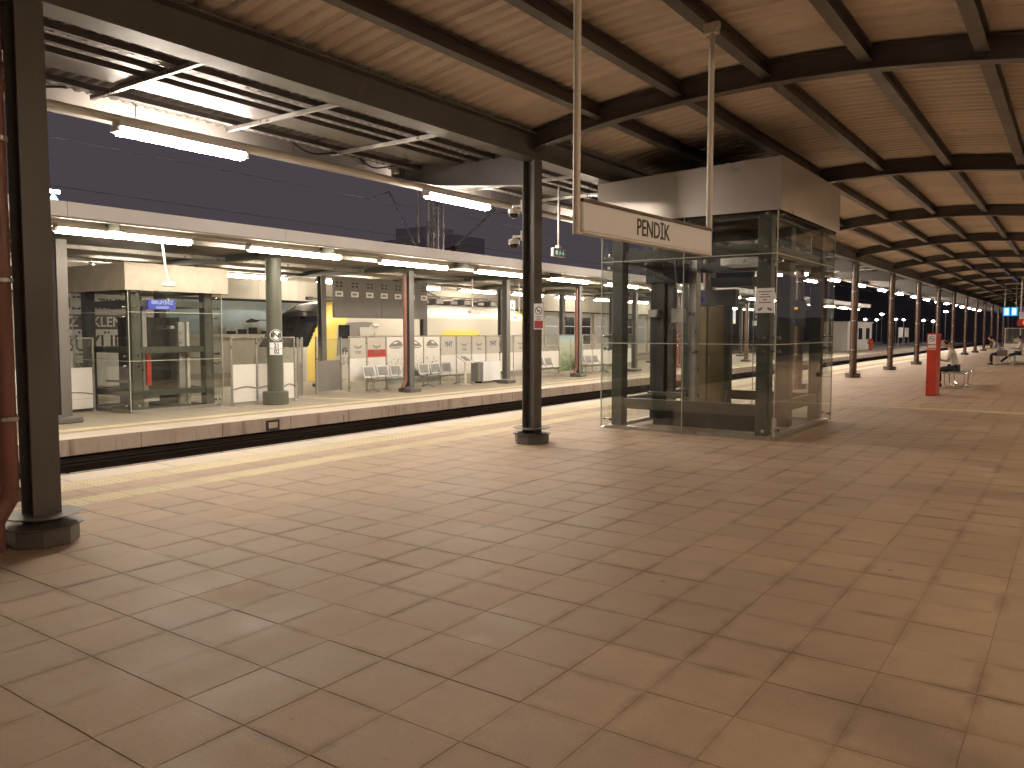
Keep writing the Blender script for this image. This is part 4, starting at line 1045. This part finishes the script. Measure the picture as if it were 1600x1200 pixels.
# ================================================================== FAR PLATFORM FURNITURE
post_me = MB().tube((0,0,0),(0,0,1.46),0.022,8).tube((0,0,0),(0,0,0.02),0.06,10).tube((0,0,0.18),(0,0,0.24),0.03,8).mesh('post', ['galv'], True)
def fence(label, x, ys, kinds, group, low=0.88):
    r = thing('glass_fence', label, 'fence', (x, ys[0], 0), 0, group)
    for y in ys: obj('post', post_me, r, (0, y-ys[0], 0))
    t = MB(); t.tube((0, 0, 1.465), (0, ys[-1]-ys[0], 1.465), 0.018, 8); t.build('handrail', 'galv', r)
    for a, b, k in zip(ys[:-1], ys[1:], kinds):
        a -= ys[0]; b -= ys[0]; m = (a+b)/2; w = b-a-0.06
        if k in ('poster', 'land'):
            t = MB(); t.box(-0.008, 0.008, a+0.03, b-0.03, 0.10, 1.44); t.build('poster_panel', 'poster_city' if k == 'poster' else 'poster_landscape', r)
        elif k != 'open':
            t = MB(); t.box(-0.006, 0.006, a+0.03, b-0.03, 0.26, low); t.build('white_panel', 'poster_white', r)
            t = MB(); t.box(-0.006, 0.006, a+0.03, b-0.03, low+0.004, 1.44); t.build('glass_pane', 'glass_fence', r)
            t = MB(); t.box(-0.006, 0.006, a+0.03, b-0.03, 0.06, 0.255); t.build('lower_panel', 'glass_fence' if k != 'wave' else 'poster_white', r)
        if k == 'wave':
            t = MB(); pts = [(0.012, a+0.04+w*i/10, 0.34+0.05*math.sin(math.pi*i/10)) for i in range(11)]; t.path(pts, 0.012, 5); t.build('curve_stripe', 'ink_grey', r)
        if k == 'yht':
            t = MB(); t.box(-0.004, 0.007, a+0.04, b-0.04, low+0.01, 1.43); t.build('print_film', 'train_grey', r)
            text('YHT', 0.22, r, (0.011, m, 1.2), FACE_X, 0.004, 'ink_blue', 0.85)
        if k in ('tcdd', 'red'):
            t = MB(); t.box(-0.004, 0.007, a+0.04, b-0.04, low+0.01, 1.43); t.build('print_film', 'train_grey', r)
            t = MB()
            for s in (-1, 1):
                t.add([(0.0095, m+s*0.03, 1.18), (0.0095, m+s*0.17, 1.24), (0.0095, m+s*0.15, 1.20), (0.0095, m+s*0.06, 1.13)], [(0,1,2,3)])
            t.box(0.008, 0.0095, m-0.022, m+0.022, 1.12, 1.2); t.build('wing_emblem', 'ink_grey', r)
            text('TCDD', 0.10, r, (0.011, m, 1.03), FACE_X, 0.002, 'ink_grey', 0.8)
        if k == 'red':
            t = MB(); t.box(0.0075, 0.010, a+0.03, b-0.03, low+0.02, 1.10); t.build('red_panel', 'ink_red', r)
        if k == 'poster':
            rg = random.Random(int(a*100)); sgn = 1 if int(a*10) % 2 else -1
            N = [(-0.38,1.20),(-0.30,1.29),(-0.12,1.35),(0.05,1.34),(0.30,1.25),(0.42,1.17),(0.30,1.12),(-0.05,1.11),(-0.3,1.13)]
            t = MB(); t.add([(0.0105, m+sgn*w*u, z) for u, z in N], [tuple(range(9))]); d_ = t.build('train_drawing', 'ink_grey', r)
            t = MB(); t.add([(0.0125, m+sgn*w*u, z) for u, z in [(-0.10,1.31),(0.06,1.30),(0.2,1.24),(-0.02,1.25)]], [(0,1,2,3)]); t.build('window_drawing', 'poster_white', d_)
            t = MB(); t.add([(0.0125, m+sgn*w*u, z) for u, z in [(-0.34,1.17),(0.36,1.165),(0.3,1.145),(-0.3,1.15)]], [(0,1,2,3)]); t.build('stripe_drawing', 'poster_white', d_)
            for q in range(6):
                yy = a+0.07+w*0.86*q/6; hh = 0.12+0.3*rg.random()**2; ww = w*(0.05+0.07*rg.random())
                t = MB(); t.add([(0.0105,yy,0.30),(0.0105,yy+ww,0.30),(0.0105,yy+ww,0.3+hh),(0.0105,yy+ww*0.5,0.3+hh*1.25),(0.0105,yy,0.3+hh)], [(0,1,2,3,4)]); t.build('skyline_drawing', 'panel_grey', r)
    return r
fence('short glass fence with white lower panels between the far lift and the round column', -14.9, [10.6, 11.25, 11.95, 12.3], ['wave', 'wave', 'wave'], 'glass fences on the opposite platform')
fence('short glass fence with a white panel left of the far lift', -16.2, [6.6, 7.45, 8.3], ['wave', 'wave'], 'glass fences on the opposite platform')
ysB = [14.95, 15.6, 16.36, 17.15, 17.93, 18.7, 19.47, 20.24, 21.0, 21.78, 22.57, 23.4, 24.3, 25.55, 26.4, 27.3, 28.1, 28.9, 29.8, 30.7, 31.6]
kdB = ['tcdd', 'red', 'poster', 'poster', 'poster', 'yht', 'tcdd', 'tcdd', 'yht', 'plain', 'tcdd', 'plain', 'plain', 'land', 'land', 'plain', 'plain', 'plain', 'plain', 'plain']
fence('long glass fence with printed posters and letters in front of the yellow and white train', -15.9, ysB, kdB, 'glass fences on the opposite platform')
def gate(label, loc, rz, w, low):
    r = thing('gate_leaf', label, 'gate', loc, rz, 'grey gate leaves in the glass fence')
    t = MB(); t.box(0, 0.04, -0.02, 0.02, 0.05, 1.46); t.build('stile', 'galv', r); t = MB(); t.box(w-0.04, w, -0.02, 0.02, 0.05, 1.46); t.build('stile', 'galv', r)
    t = MB(); t.box(0.042, w-0.042, -0.012, 0.012, 0.08, low); t.build('lower_panel', 'panel_grey', r)
    t = MB(); t.box(0.042, w-0.042, -0.006, 0.006, low+0.003, 1.42); t.build('glass_pane', 'glass_fence', r)
    t = MB(); t.box(w-0.14, w-0.05, -0.035, -0.022, 0.75, 0.78); t.build('handle', 'chrome', r)
gate('narrow open gate leaf with a dark lower panel beside the round column', (-14.85, 12.35, 0), R(130), 0.62, 0.85)
gate('wide grey gate leaf below the yellow train front', (-15.55, 13.5, 0), R(104), 1.15, 0.86)
# seat rows
def seat_row(label, y0, n=3):
    r = thing('seat_row', label, 'seats', (-15.35, y0, 0), 0, 'perforated steel seat rows on the opposite platform'); r.scale = (0.78, 0.92, 0.78)
    t = MB(); t.box(-0.03, 0.03, -0.02, n*0.56+0.5, 0.33, 0.38); t.build('beam', 'seat_steel', r)
    for k in range(n):
        y = k*0.56
        t = MB(); t.prism([(-0.22,0.42),(0.0,0.405),(0.22,0.44),(0.23,0.425),(0.0,0.39),(-0.22,0.405)], 'y', y+0.02, y+0.52); s_ = t.build('seat', 'seat_steel', r)
        t = MB(); t.prism([(-0.22,0.46),(-0.33,0.86),(-0.31,0.86),(-0.2,0.46)], 'y', y+0.02, y+0.52); b_ = t.build('backrest', 'seat_steel', r)
        t = MB(); t.prism([(-0.213,0.52),(-0.298,0.82),(-0.290,0.82),(-0.205,0.52)], 'y', y+0.08, y+0.46); t.build('perforated_panel', 'seat_pad', b_)
        t = MB(); t.path([(-0.2,y+0.01,0.6),(0.15,y+0.01,0.58),(0.17,y+0.01,0.42)], 0.012, 6); t.build('armrest', 'chrome', r)
    for y in (0.2, n*0.56+0.1):
        t = MB(); t.tube((0,y,0.33),(0,y,0.1),0.025,8); t.path([(-0.28,y,0.015),(0,y,0.11),(0.3,y,0.015)], 0.02, 6); t.build('leg', 'seat_steel', r)
    t = MB(); t.box(-0.16, 0.16, n*0.56+0.03, n*0.56+0.45, 0.381, 0.40); t.build('side_table', 'seat_steel', r)
seat_row('row of three steel seats in front of the red fence panel', 15.1)
seat_row('row of steel seats in front of the train drawing posters', 17.3)
seat_row('row of steel seats just right of the column with the no smoking plate', 23.0)
seat_row('row of steel seats left of the near lift seen past the red drainpipe', 26.4)
# kiosk stand and cabinet
kk = thing('information_stand', 'small white information stand with a tilted screen by the fence', 'stand', (-15.15, 18.98, 0))
t = MB(); t.tube((0,0,0.02),(0,0,0.72),0.035,10); t.tube((0,0,0),(0,0,0.02),0.16,14); t.build('stem', 'white_paint', kk)
t = MB(); t.prism([(-0.16,0.82),(0.16,0.66),(0.17,0.69),(-0.15,0.86)], 'y', -0.2, 0.2); t.build('desk', 'white_paint', kk)
t = MB(); t.prism([(-0.12,0.8425),(0.12,0.7135),(0.1215,0.7165),(-0.1185,0.8455)], 'y', -0.13, 0.13); t.build('screen', 'ink_grey', kk)
kc = thing('grey_cabinet', 'waist high pale grey cabinet standing by the fence', 'cabinet', (-15.2, 20.1, 0))
t = MB(); t.bevbox(-0.16, 0.16, -0.35, 0.55, 0.06, 0.66, 0.012); t.build('body', 'sign_white', kc)
t = MB(); t.box(-0.14, 0.14, -0.47, -0.352, 0.06, 0.64); t.box(-0.14, 0.14, -0.6, -0.48, 0.06, 0.62); t.build('side_panel', 'panel_grey', kc)
for yy in (-0.4, 0.5):
    t = MB(); t.tube((-0.12,yy,0.03),(0.12,yy,0.03),0.03,10); t.build('wheel', 'rubber', kc)
# white cross-platform signs on drop poles
hs = thing('track_sign', 'white hanging track number sign beside a far canopy column', 'sign', (-14.7, 20.78, 2.12))
t = MB(); t.box(-0.02, 0.02, -0.16, 0.16, 0.05, 0.46); t.build('plate', 'sign_white', hs)
text('3', 0.16, hs, (0.024, 0, 0.30), FACE_X, 0.003, 'ink', 0.9); text('YOL', 0.12, hs, (0.024, 0, 0.15), FACE_X, 0.003, 'ink', 0.9)
t = MB(); t.box(-0.02, 0.02, -0.12, 0.5, -0.19, 0.02); t.build('plate', 'sign_white', hs)
text('TRACK', 0.09, hs, (0.024, 0.18, -0.08), FACE_X, 0.002, 'ink_grey', 0.9)
t = MB(); t.tube((0,0.40,0.021),(0,0.40,1.06),0.02,8); t.build('drop_pole', 'cream_pipe', hs)
hs2 = thing('camera_pole', 'thin white drop pole with a small box under the opposite canopy', 'pole', (-15.2, 19.4, 2.15))
t = MB(); t.tube((0,0,0.1),(0,0,1.05),0.022,8); t.build('pole', 'cream_pipe', hs2)
t = MB(); t.bevbox(-0.07, 0.07, -0.15, 0.35, 0.0, 0.10, 0.015); t.build('box', 'white_paint', hs2)
cp = thing('camera_pole', 'drop pole with a white camera in front of the far lift header', 'pole', (-13.2, 8.15, 2.42))
t = MB(); t.path([(0.0,-0.12,0.78),(0.0,-0.06,0.3),(0.0,0,0.06)], 0.018, 8); t.build('pole', 'cream_pipe', cp)
t = MB(); t.bevbox(-0.05, 0.05, -0.09, 0.1, -0.03, 0.06, 0.015); t.tube((0,-0.10,0.0),(0,-0.14,0.0),0.03,10); t.build('camera_head', 'white_paint', cp)
# grey hanging board with white labels
hb = thing('hanging_board', 'large dark grey hanging board with a row of small white labels', 'board', (-17.75, 16.1, 2.0))
for a, b in ((0, 1.93), (1.94, 4.0)):
    t = MB(); t.box(-0.04, 0.04, a, b, 0.0, 1.18); t.build('board_panel', 'board_grey', hb)
for k in range(7):
    y = 0.05+0.62*k
    t = MB(); t.box(0.041, 0.047, y, y+0.30, 0.62, 0.78); p_ = t.build('label_plate', 'poster_white', hb)
    t = MB(); t.box(0.0475, 0.049, y+0.05, y+0.22, 0.67, 0.73); t.build('print', 'ink_grey', p_)
    t = MB()
    for q in range(4): t.box(0.041, 0.045, y+0.03+0.16*(q % 2), y+0.12+0.16*(q % 2), 0.9+0.1*(q//2), 0.95+0.1*(q//2))
    t.build('vent_slot', 'lift_black', hb)
# white billboard left behind the far lift
bb = thing('billboard', 'white billboard with large dark letters behind the far lift', 'billboard', (-19.3, 8.2, 0.1))
t = MB(); t.box(-0.05, 0.05, 0, 3.4, 0.2, 2.5); t.build('board', 'poster_white', bb)
t = MB(); t.box(-0.04, 0.04, 0.3, 0.4, 0.0, 0.2); t.build('leg', 'galv', bb); t = MB(); t.box(-0.04, 0.04, 3.0, 3.1, 0.0, 0.2); t.build('leg', 'galv', bb)
t = MB(); t.box(0.051, 0.055, 0.4, 3.0, 1.55, 1.90); t.build('dark_band', 'sign_brown', bb)
text('N,  KATILIN', 0.36, bb, (0.053, 1.75, 2.15), FACE_X, 0.004, 'ink', 0.85)
text('İZ  EKLEN', 0.34, bb, (0.058, 1.7, 1.72), FACE_X, 0.006, 'poster_white', 0.9)
text('BÜYÜD', 0.55, bb, (0.053, 1.75, 1.2), FACE_X, 0.004, 'ink', 0.85)
text('977', 0.25, bb, (0.053, 1.4, 0.6), FACE_X, 0.003, 'ink', 0.85)

fd = thing('departure_display', 'pale blue lit display board on the opposite platform seen through the lift', 'display', (-14.7, 38.6, 2.0))
t = MB(); t.bevbox(-0.06, 0.06, 0.0, 2.3, 0.0, 0.75, 0.02); t.build('case', 'white_paint', fd)
t = MB(); t.box(0.061, 0.068, 0.1, 1.1, 0.05, 0.30); t.build('cyan_screen', 'screen_cyan', fd)
t = MB(); t.box(0.061, 0.068, 1.2, 2.2, 0.25, 0.70); t.build('pale_screen', 'screen_pale', fd)
t = MB(); t.tube((0,0.4,0.75),(0,0.4,1.2),0.03,8); t.tube((0,1.9,0.75),(0,1.9,1.2),0.03,8); t.build('hanger', 'galv', fd)
# ================================================================== TRAIN
tr = thing('high_speed_train', 'white and yellow train with a black windscreen standing behind the glass fence', 'train', (-21.9, 17.15, -0.2))
XH = 1.45
def sect(hw, zt, zb, y, sh=0.62, n=44):
    """half-round body section: flat sides and a rounded roof"""
    pts = [(hw, y, zb)]
    zs_ = zt - sh
    for i in range(n+1):
        a = math.pi*i/n; ex_ = 0.62
        c, s = math.cos(a), math.sin(a)
        pts.append((hw*math.copysign(abs(c)**ex_, c), y, zs_ + sh*abs(s)**ex_ if sh > 0 else zs_))
    pts.append((-hw, y, zb)); return pts
def sides(y0, y1, prof):
    return [sect(hw, zt, zb, y, sh) for (y, hw, zt, zb, sh) in prof]
nose = [(-0.15,0.75,0.75,-0.5,0.3),(0.05,1.05,1.10,-0.7,0.45),(0.35,1.25,1.50,-0.8,0.55),(0.8,1.38,2.05,-0.85,0.7),(1.25,1.43,2.5,-0.85,0.75),(1.7,1.45,2.76,-0.85,0.75),(2.2,1.45,2.86,-0.85,0.72),(2.8,1.45,2.88,-0.85,0.7)]
L_T = 14.6
tail = [(L_T-y, hw, zt, zb, sh) for (y, hw, zt, zb, sh) in reversed(nose)]
def band(prof, name, mats, fn):
    t = MB(); rings = sides(0, 0, prof); t.loft(rings)
    o = t.build(name, mats, tr, smooth=True)
    for p in o.data.polygons: p.material_index = fn(p.center)
    return o
def fine(prof, k=6):
    out = []
    for a, b in zip(prof[:-1], prof[1:]):
        for i in range(k): out.append(tuple(a[j]+(b[j]-a[j])*i/k for j in range(5)))
    out.append(prof[-1]); return out
def nose_mat(c):
    # 0 white  1 yellow  2 black
    y, z = c.y, c.z
    e = 0.18 + max(0, z-1.28)*0.55 + (1-min(1, abs(c.x)/1.42)**3)*0.85
    if 1.45 < z < 2.12 and y < e-0.2: return 3
    if z > 2.32 and y < e: return 4
    if z > 1.28 and y < e and z < 2.85: return 2
    if e < y < e + 1.35: return 1
    if z > 2.6 and y > e: return 1
    return 0
band(fine(nose, 14), 'front_end', ['train_grey', 'train_yellow', 'train_black', 'cab_glass', 'cab_hood'], nose_mat)
band([nose[-1], (4.6,)+nose[-1][1:]], 'cab_section', ['train_grey', 'train_yellow'], lambda c: 1 if c.z > 2.45 else 0)
mid = MB(); mid.loft(sides(0,0,[(4.6,)+nose[-1][1:], (L_T-2.8,)+nose[-1][1:]]))
o = mid.build('body', ['train_grey', 'train_white'], tr, smooth=True)
for p in o.data.polygons: p.material_index = 1 if p.center.z > 2.3 else 0
band(fine([(L_T-2.8,)+nose[-1][1:]] + tail), 'rear_end', ['train_grey', 'train_yellow', 'train_black', 'cab_glass', 'cab_hood'], lambda c: nose_mat(Vector((c.x, L_T-c.y, c.z))))
# windscreen inner glass with wiper, lamps
t = MB(); t.bevbox(0.15, 0.45, 0.98, 1.16, 2.30, 2.46, 0.03); t.build('roof_lamp', 'tray_dark', tr)
# dark swoop and cab window on the near side
XS = XH+0.004
t = MB(); t.add([(XS,1.5,0.95),(XS,2.1,1.2),(XS,3.25,2.12),(XS,2.9,2.14),(XS,2.0,2.10),(XS,1.6,1.8)], [(0,1,2,3,4,5)]); t.build('grey_swoosh', 'ink_grey', tr)
t = MB(); t.bevbox(XS-0.01, XS+0.008, 1.62, 2.12, 1.56, 2.02, 0.004); t.build('cab_window', 'train_black', tr)
for y in (2.55, 3.25):
    t = MB(); t.tube((XS+0.06,y,0.4),(XS+0.06,y,1.75),0.015,6); t.build('door_handrail', 'galv', tr)
t = MB(); t.box(XS-0.002, XS+0.004, 2.6, 3.2, -0.2, 1.95); t.build('cab_door', 'train_grey', tr)
t = MB(); t.bevbox(XS, XS+0.05, 3.2, 3.5, 1.98, 2.06, 0.01); t.build('side_lamp', 'white_paint', tr)
text('YHT', 0.34, tr, (XS+0.006, 2.0, 1.12), FACE_X, 0.005, 'ink', 0.9)
text('S 077', 0.34, tr, (XS+0.006, 2.05, 0.78), FACE_X, 0.003, 'ink_grey', 0.75)
t = MB(); t.box(XS+0.001, XS+0.006, 2.2, 2.5, 1.25, 1.48); t.build('red_emblem', 'ink_red', tr)
t = MB(); t.box(XS, XS+0.004, 7.0, 9.4, 1.48, 1.84); t.build('yellow_panel', 'train_yellow', tr)
# roof gear
t = MB()
for k in range(6):
    y = 6.3+0.9*k; t.tube((0.5,y,2.9),(0.5,y,3.12),0.05,8); t.tube((0.5,y,3.12),(0.5,y+0.7,3.16),0.03,6)
    t.bevbox(0.1, 0.9, y+0.15, y+0.6, 2.89, 3.05+0.06*(k % 2), 0.03)
t.path([(0.4,5.8,3.22),(0.4,11.4,3.22)], 0.02, 6); t.path([(0.8,6.0,3.12),(0.8,11.6,3.12)], 0.015, 6)
t.path([(0,7.5,2.95),(0,8.6,3.2),(0,7.7,3.45)], 0.03, 6); t.build('roof_equipment', 'tray_dark', tr)
t = MB(); t.tube((0,1.5,2.95),(0,1.75,2.95),0.06,10); t.tube((0,1.75,2.95),(0,2.3,2.95),0.03,8); t.tube((0,2.3,2.95),(0,2.7,2.95),0.09,10); t.build('horn', 'tray_dark', tr)
t = MB(); t.box(-1.3, 1.3, 1.0, L_T-1.0, -1.05, -0.86); t.build('underframe', 'lift_black', tr)
for y in (2.6, 4.6, L_T-4.6, L_T-2.6):
    t = MB(); t.tube((-0.8,y,-0.62),(0.8,y,-0.62),0.42,16); t.build('wheelset', 'rail', tr)

# ================================================================== STATION BUILDING
sb = thing('station_building', 'long cream station building with windows and a pale roof band behind the train', 'building', (-27, 0, 0))
t = MB(); t.box(-4, 0, 4, 70, 0.0, 4.3); t.build('wall', 'wall_cream', sb)
pm = MB().box(0.002, 0.7, 0.004, 1.996, 2.86, 3.66).mesh('roof_band_panel', ['wall_cream'])
for k in range(33): obj('roof_band_panel', pm, sb, (0, 4+2*k, 0))
t = MB(); t.box(0.002, 0.3, 4, 70, 2.80, 2.858); t.build('painted_shadow_strip', 'ink', sb)  # solid black strip, shade under the roof band put into the colour
t = MB(); t.box(0.003, 0.03, 15.5, 24.5, 1.5, 2.795); t.build('mural', 'mural', sb)
t = MB(); t.box(0.003, 0.12, 4, 26, 1.38, 1.49); t.build('ledge', 'wall_cream', sb)
t = MB(); t.box(0.01, 2.9, 4, 70, 3.98, 4.12); t.build('awning', 'soffit', sb)  # out of view, put in to carry the added lamps
for k in range(5):  # lamps added out of view to brighten the building front
    copy_tree(fl0, (-24.8, 9.0+11.0*k, 3.84), 0, '%s hidden double tube light from the left, added under the station building awning' % ORD[k], 'added double tube lights under the station building awning')
# lamp silhouettes printed on the mural
t = MB()
for y in (20.3, 22.4):
    t.add([(0.034,y-0.45,2.0),(0.034,y-0.15,2.12),(0.034,y+0.25,2.03),(0.034,y+0.1,1.97),(0.034,y-0.35,1.94)], [(0,1,2,3,4)])
    t.box(0.031, 0.034, y+0.1, y+1.0, 2.04, 2.07)
for k, y in enumerate((19.0, 19.5, 20.0, 20.6, 21.6)): t.box(0.031, 0.034, y, y+0.42, 1.5, 1.62+0.07*(k % 3))
t.build('mural_print', 'ink', sb)
wf = MB(); w2, h2 = 1.5, 1.9
wf.box(0.002,0.06,0,0.07,0,h2); wf.box(0.002,0.06,w2-0.07,w2,0,h2); wf.box(0.002,0.06,0.07,w2-0.07,0,0.07); wf.box(0.002,0.06,0.07,w2-0.07,h2-0.07,h2)
wf.box(0.002,0.05,0.07,w2-0.07,1.2,1.26)
wfm = wf.mesh('window', ['white_paint']); 
wg = MB().box(0.003,0.02,0.071,w2-0.071,0.071,h2-0.071); wgm = wg.mesh('pane', ['train_black']); wgl = wg.mesh('pane', ['lit_window'])
wg2 = MB().box(0.003,0.02,0.071,w2-0.071,0.071,h2-0.071).mesh('pane', ['train_black'])
for k in range(20):
    w_ = obj('window', wfm, sb, (0, 27+2.1*k, 0.7)); obj('pane', wgl if k % 3 == 1 else wgm, w_)
pl = MB().box(0.003, 0.22, -0.22, 0.22, 0, 2.79).mesh('pilaster', ['wall_cream'])
for k in range(10): obj('pilaster', pl, sb, (0, 26.72+4.2*k, 0))

# ================================================================== CATENARY
ms = thing('catenary_mast', 'lattice steel catenary mast with insulated arms rising above the opposite canopy', 'mast', (-16.5, 19.2, 3.5))
for sx, sy in ((-0.2,-0.12),(0.2,-0.12),(-0.2,0.12),(0.2,0.12)):
    t = MB(); t.box(sx-0.035, sx+0.035, sy-0.035, sy+0.035, 0, 4.5); t.build('leg', 'galv', ms)
t = MB()
for k in range(11):
    z = 0.3+0.38*k; s = 1 if k % 2 else -1
    for y in (-0.12, 0.12): t.path([(-0.2*s,y,z),(0.2*s,y,z+0.38)], 0.026, 5)
t.build('lacing', 'galv', ms)
def insul(mb, a, b, n=9):
    a, b = Vector(a), Vector(b)
    for i in range(n):
        p = a+(b-a)*(i/n); mb.tube(p, p+(b-a)*(0.35/n), 0.085, 10)
    mb.tube(a, b, 0.03, 8)
t = MB(); insul(t, (0.25,0,0.35), (0.85,0,0.72)); t.build('insulator', 'sign_brown', ms)
t = MB(); insul(t, (-0.25,0,0.35), (-0.75,0,0.72)); t.build('insulator', 'sign_brown', ms)
t = MB(); t.tube((0.85,0,0.72),(2.4,0,1.75),0.04,8); t.path([(2.1,0,1.6),(3.3,0,1.5)],0.03,8); t.tube((2.4,0,1.75),(2.9,0,1.95),0.03,8); t.build('cantilever', 'galv', ms)
t = MB(); t.tube((-0.75,0,0.72),(-1.95,0,2.62),0.035,8); t.tube((-0.7,0,0.9),(-0.75,0,3.2),0.04,8); t.path([(-1.95,0,2.62),(-2.7,0,2.5)],0.03,8); t.path([(-0.9,0,1.0),(-2.0,0,0.75),(-2.0,0,0.6)],0.03,8); t.build('cantilever', 'galv', ms)
for lab, x, z, sag in (('upper overhead wire crossing the dark sky above the track', -10.7, 4.05, 0.05), ('lower overhead wire crossing the dark sky above the opposite canopy', -13.6, 3.95, 0.04)):
    t = MB(); pts = [(x+0.25*math.sin(i*0.9), -20+i*10, z+sag*math.cos(i)) for i in range(16)]; t.path(pts, 0.0045, 5)
    tag(t.build('overhead_wire', 'rubber'), lab, 'wire', 'overhead wires')

# ================================================================== DISTANCE
tw = thing('apartment_block', 'dim tall building standing against the night sky behind the catenary mast', 'building', (-118, 136, -1.7))
t = MB(); t.box(-11, 11, -5, 5, 0, 23.5); t.build('wall', 'tower', tw)
t = MB(); t.box(-7, 3, -4, 4, 23.5, 26); t.build('roof_house', 'tower', tw)
wm = MB().box(-0.9, 0.9, -5.05, -5.0, 0, 1.5).mesh('window', ['ink_grey'])
for i in range(6):
    for j in range(5): obj('window', wm, tw, (-9+3.6*i, 0, 5+3.6*j))
rf = thing('rooftop_sign', 'tiny glowing blue rooftop sign on the skyline right of the left column', 'sign', (-60, 28.3, 10.9))
t = MB(); t.box(-0.1, 0.1, -0.45, 0.45, 0.55, 0.75); t.build('lit_bar', 'lamp_blue', rf)
t = MB(); t.prism([(-0.3,0.0),(0.35,0.0),(0.02,0.53)], 'x', -0.1, 0.1); t.build('lit_emblem', 'screen_text', rf)
t = MB(); t.tube((0,0,-12.6),(0,0,0.0),0.12,8); t.build('mast', 'galv', rf)
def street_lamp(label, x, y, z, blue=False):
    r = thing('street_lamp', label, 'street lamp', (x, y, -1.7), 0, 'distant street lamps beyond the tracks')
    t = MB(); t.tube((0,0,0),(0,0,z+1.6),0.09,8,r1=0.06); t.path([(0,0,z+1.6),(0.2,-0.1,z+1.75),(0.8,-0.4,z+1.8)],0.05,6); t.build('pole', 'galv', r)
    t = MB(); t.bevbox(-0.18 if not blue else -0.26, 0.18 if not blue else 0.26, -0.15, 0.15, z+1.62, z+1.82, 0.05); t.build('lamp_head', 'lamp_blue' if blue else 'lamp_head', r)
LP = [(1.0, -24.45,3.28,0,'street lamp just right of the opposite canopy end'),(1,-22.96,3.18,0,'warm street lamp right of the opposite canopy end'),(1,-22.33,3.97,1,'bluish floodlight above the other street lamps beyond the canopy end'),
 (1,-20.53,3.25,0,'left lamp of the close pair between two brown columns'),(1,-19.57,3.16,0,'right lamp of the close pair between two brown columns'),(1,-17.14,3.05,0,'street lamp just left of the red totem top'),
 (1,-15.98,2.96,0,'street lamp right above the red totem'),(1,-14.51,4.21,1,'bright bluish floodlight high above the seated man')]
for s, x, z, bl, lab in LP:
    k = 1.0 + 0.25*random.random(); street_lamp(lab, x*k, 120*k, 1.6+(z-1.6)*k, bool(bl))
cab = thing('white_cabin', 'low white cabin at the far end of the opposite platform', 'building', (-16.6, 70, 0))
t = MB(); t.box(-1.0, 1.0, 0, 9.5, 0, 2.35); t.build('wall', 'wall_cream', cab)
t = MB(); t.box(-1.1, 1.1, -0.1, 9.6, 2.352, 2.45); t.build('roof', 'fascia', cab)
for k in range(3):
    t = MB(); t.box(1.002, 1.03, 1+3*k, 2.4+3*k, 0.9, 1.9); t.build('window', 'train_black', cab)
def red_bin(label, x, y):
    r = thing('red_hydrant', label, 'hydrant', (x, y, 0), 0, 'red fire points on the opposite platform')
    t = MB(); t.lathe(0, 0, [(0.28,0),(0.28,0.05),(0.2,0.06),(0.2,0.95),(0.3,1.0),(0.3,1.1),(0.16,1.3),(0.05,1.4)], 12); t.build('body', 'red', r)
    t = MB(); t.tube((-0.34,0,0.85),(0.34,0,0.85),0.09,10); t.build('outlets', 'red', r); r.scale = (0.75, 0.75, 0.72)
red_bin('red fire hydrant on the opposite platform between two brown columns', -14.6, 74)
red_bin('red fire hydrant on the opposite platform behind the first brown column', -14.9, 58)
def info_post(label, x, y, w):
    r = thing('platform_board', label, 'sign', (x, y, 0), 0, 'boards at the far end of the opposite platform')
    t = MB(); t.tube((0,-w/2,0),(0,-w/2,2.0),0.04,8); t.build('leg', 'galv', r)
    t = MB(); t.tube((0,w/2,0),(0,w/2,2.0),0.04,8); t.build('leg', 'galv', r)
    t = MB(); t.box(-0.03, 0.03, -w/2+0.05, w/2-0.05, 1.0, 2.0); t.build('board', 'poster_white', r)
info_post('pale board on two legs beyond the red hydrant', -14.6, 88, 2.4)
info_post('pale board on two legs before the street lamps', -15.5, 97, 2.4)
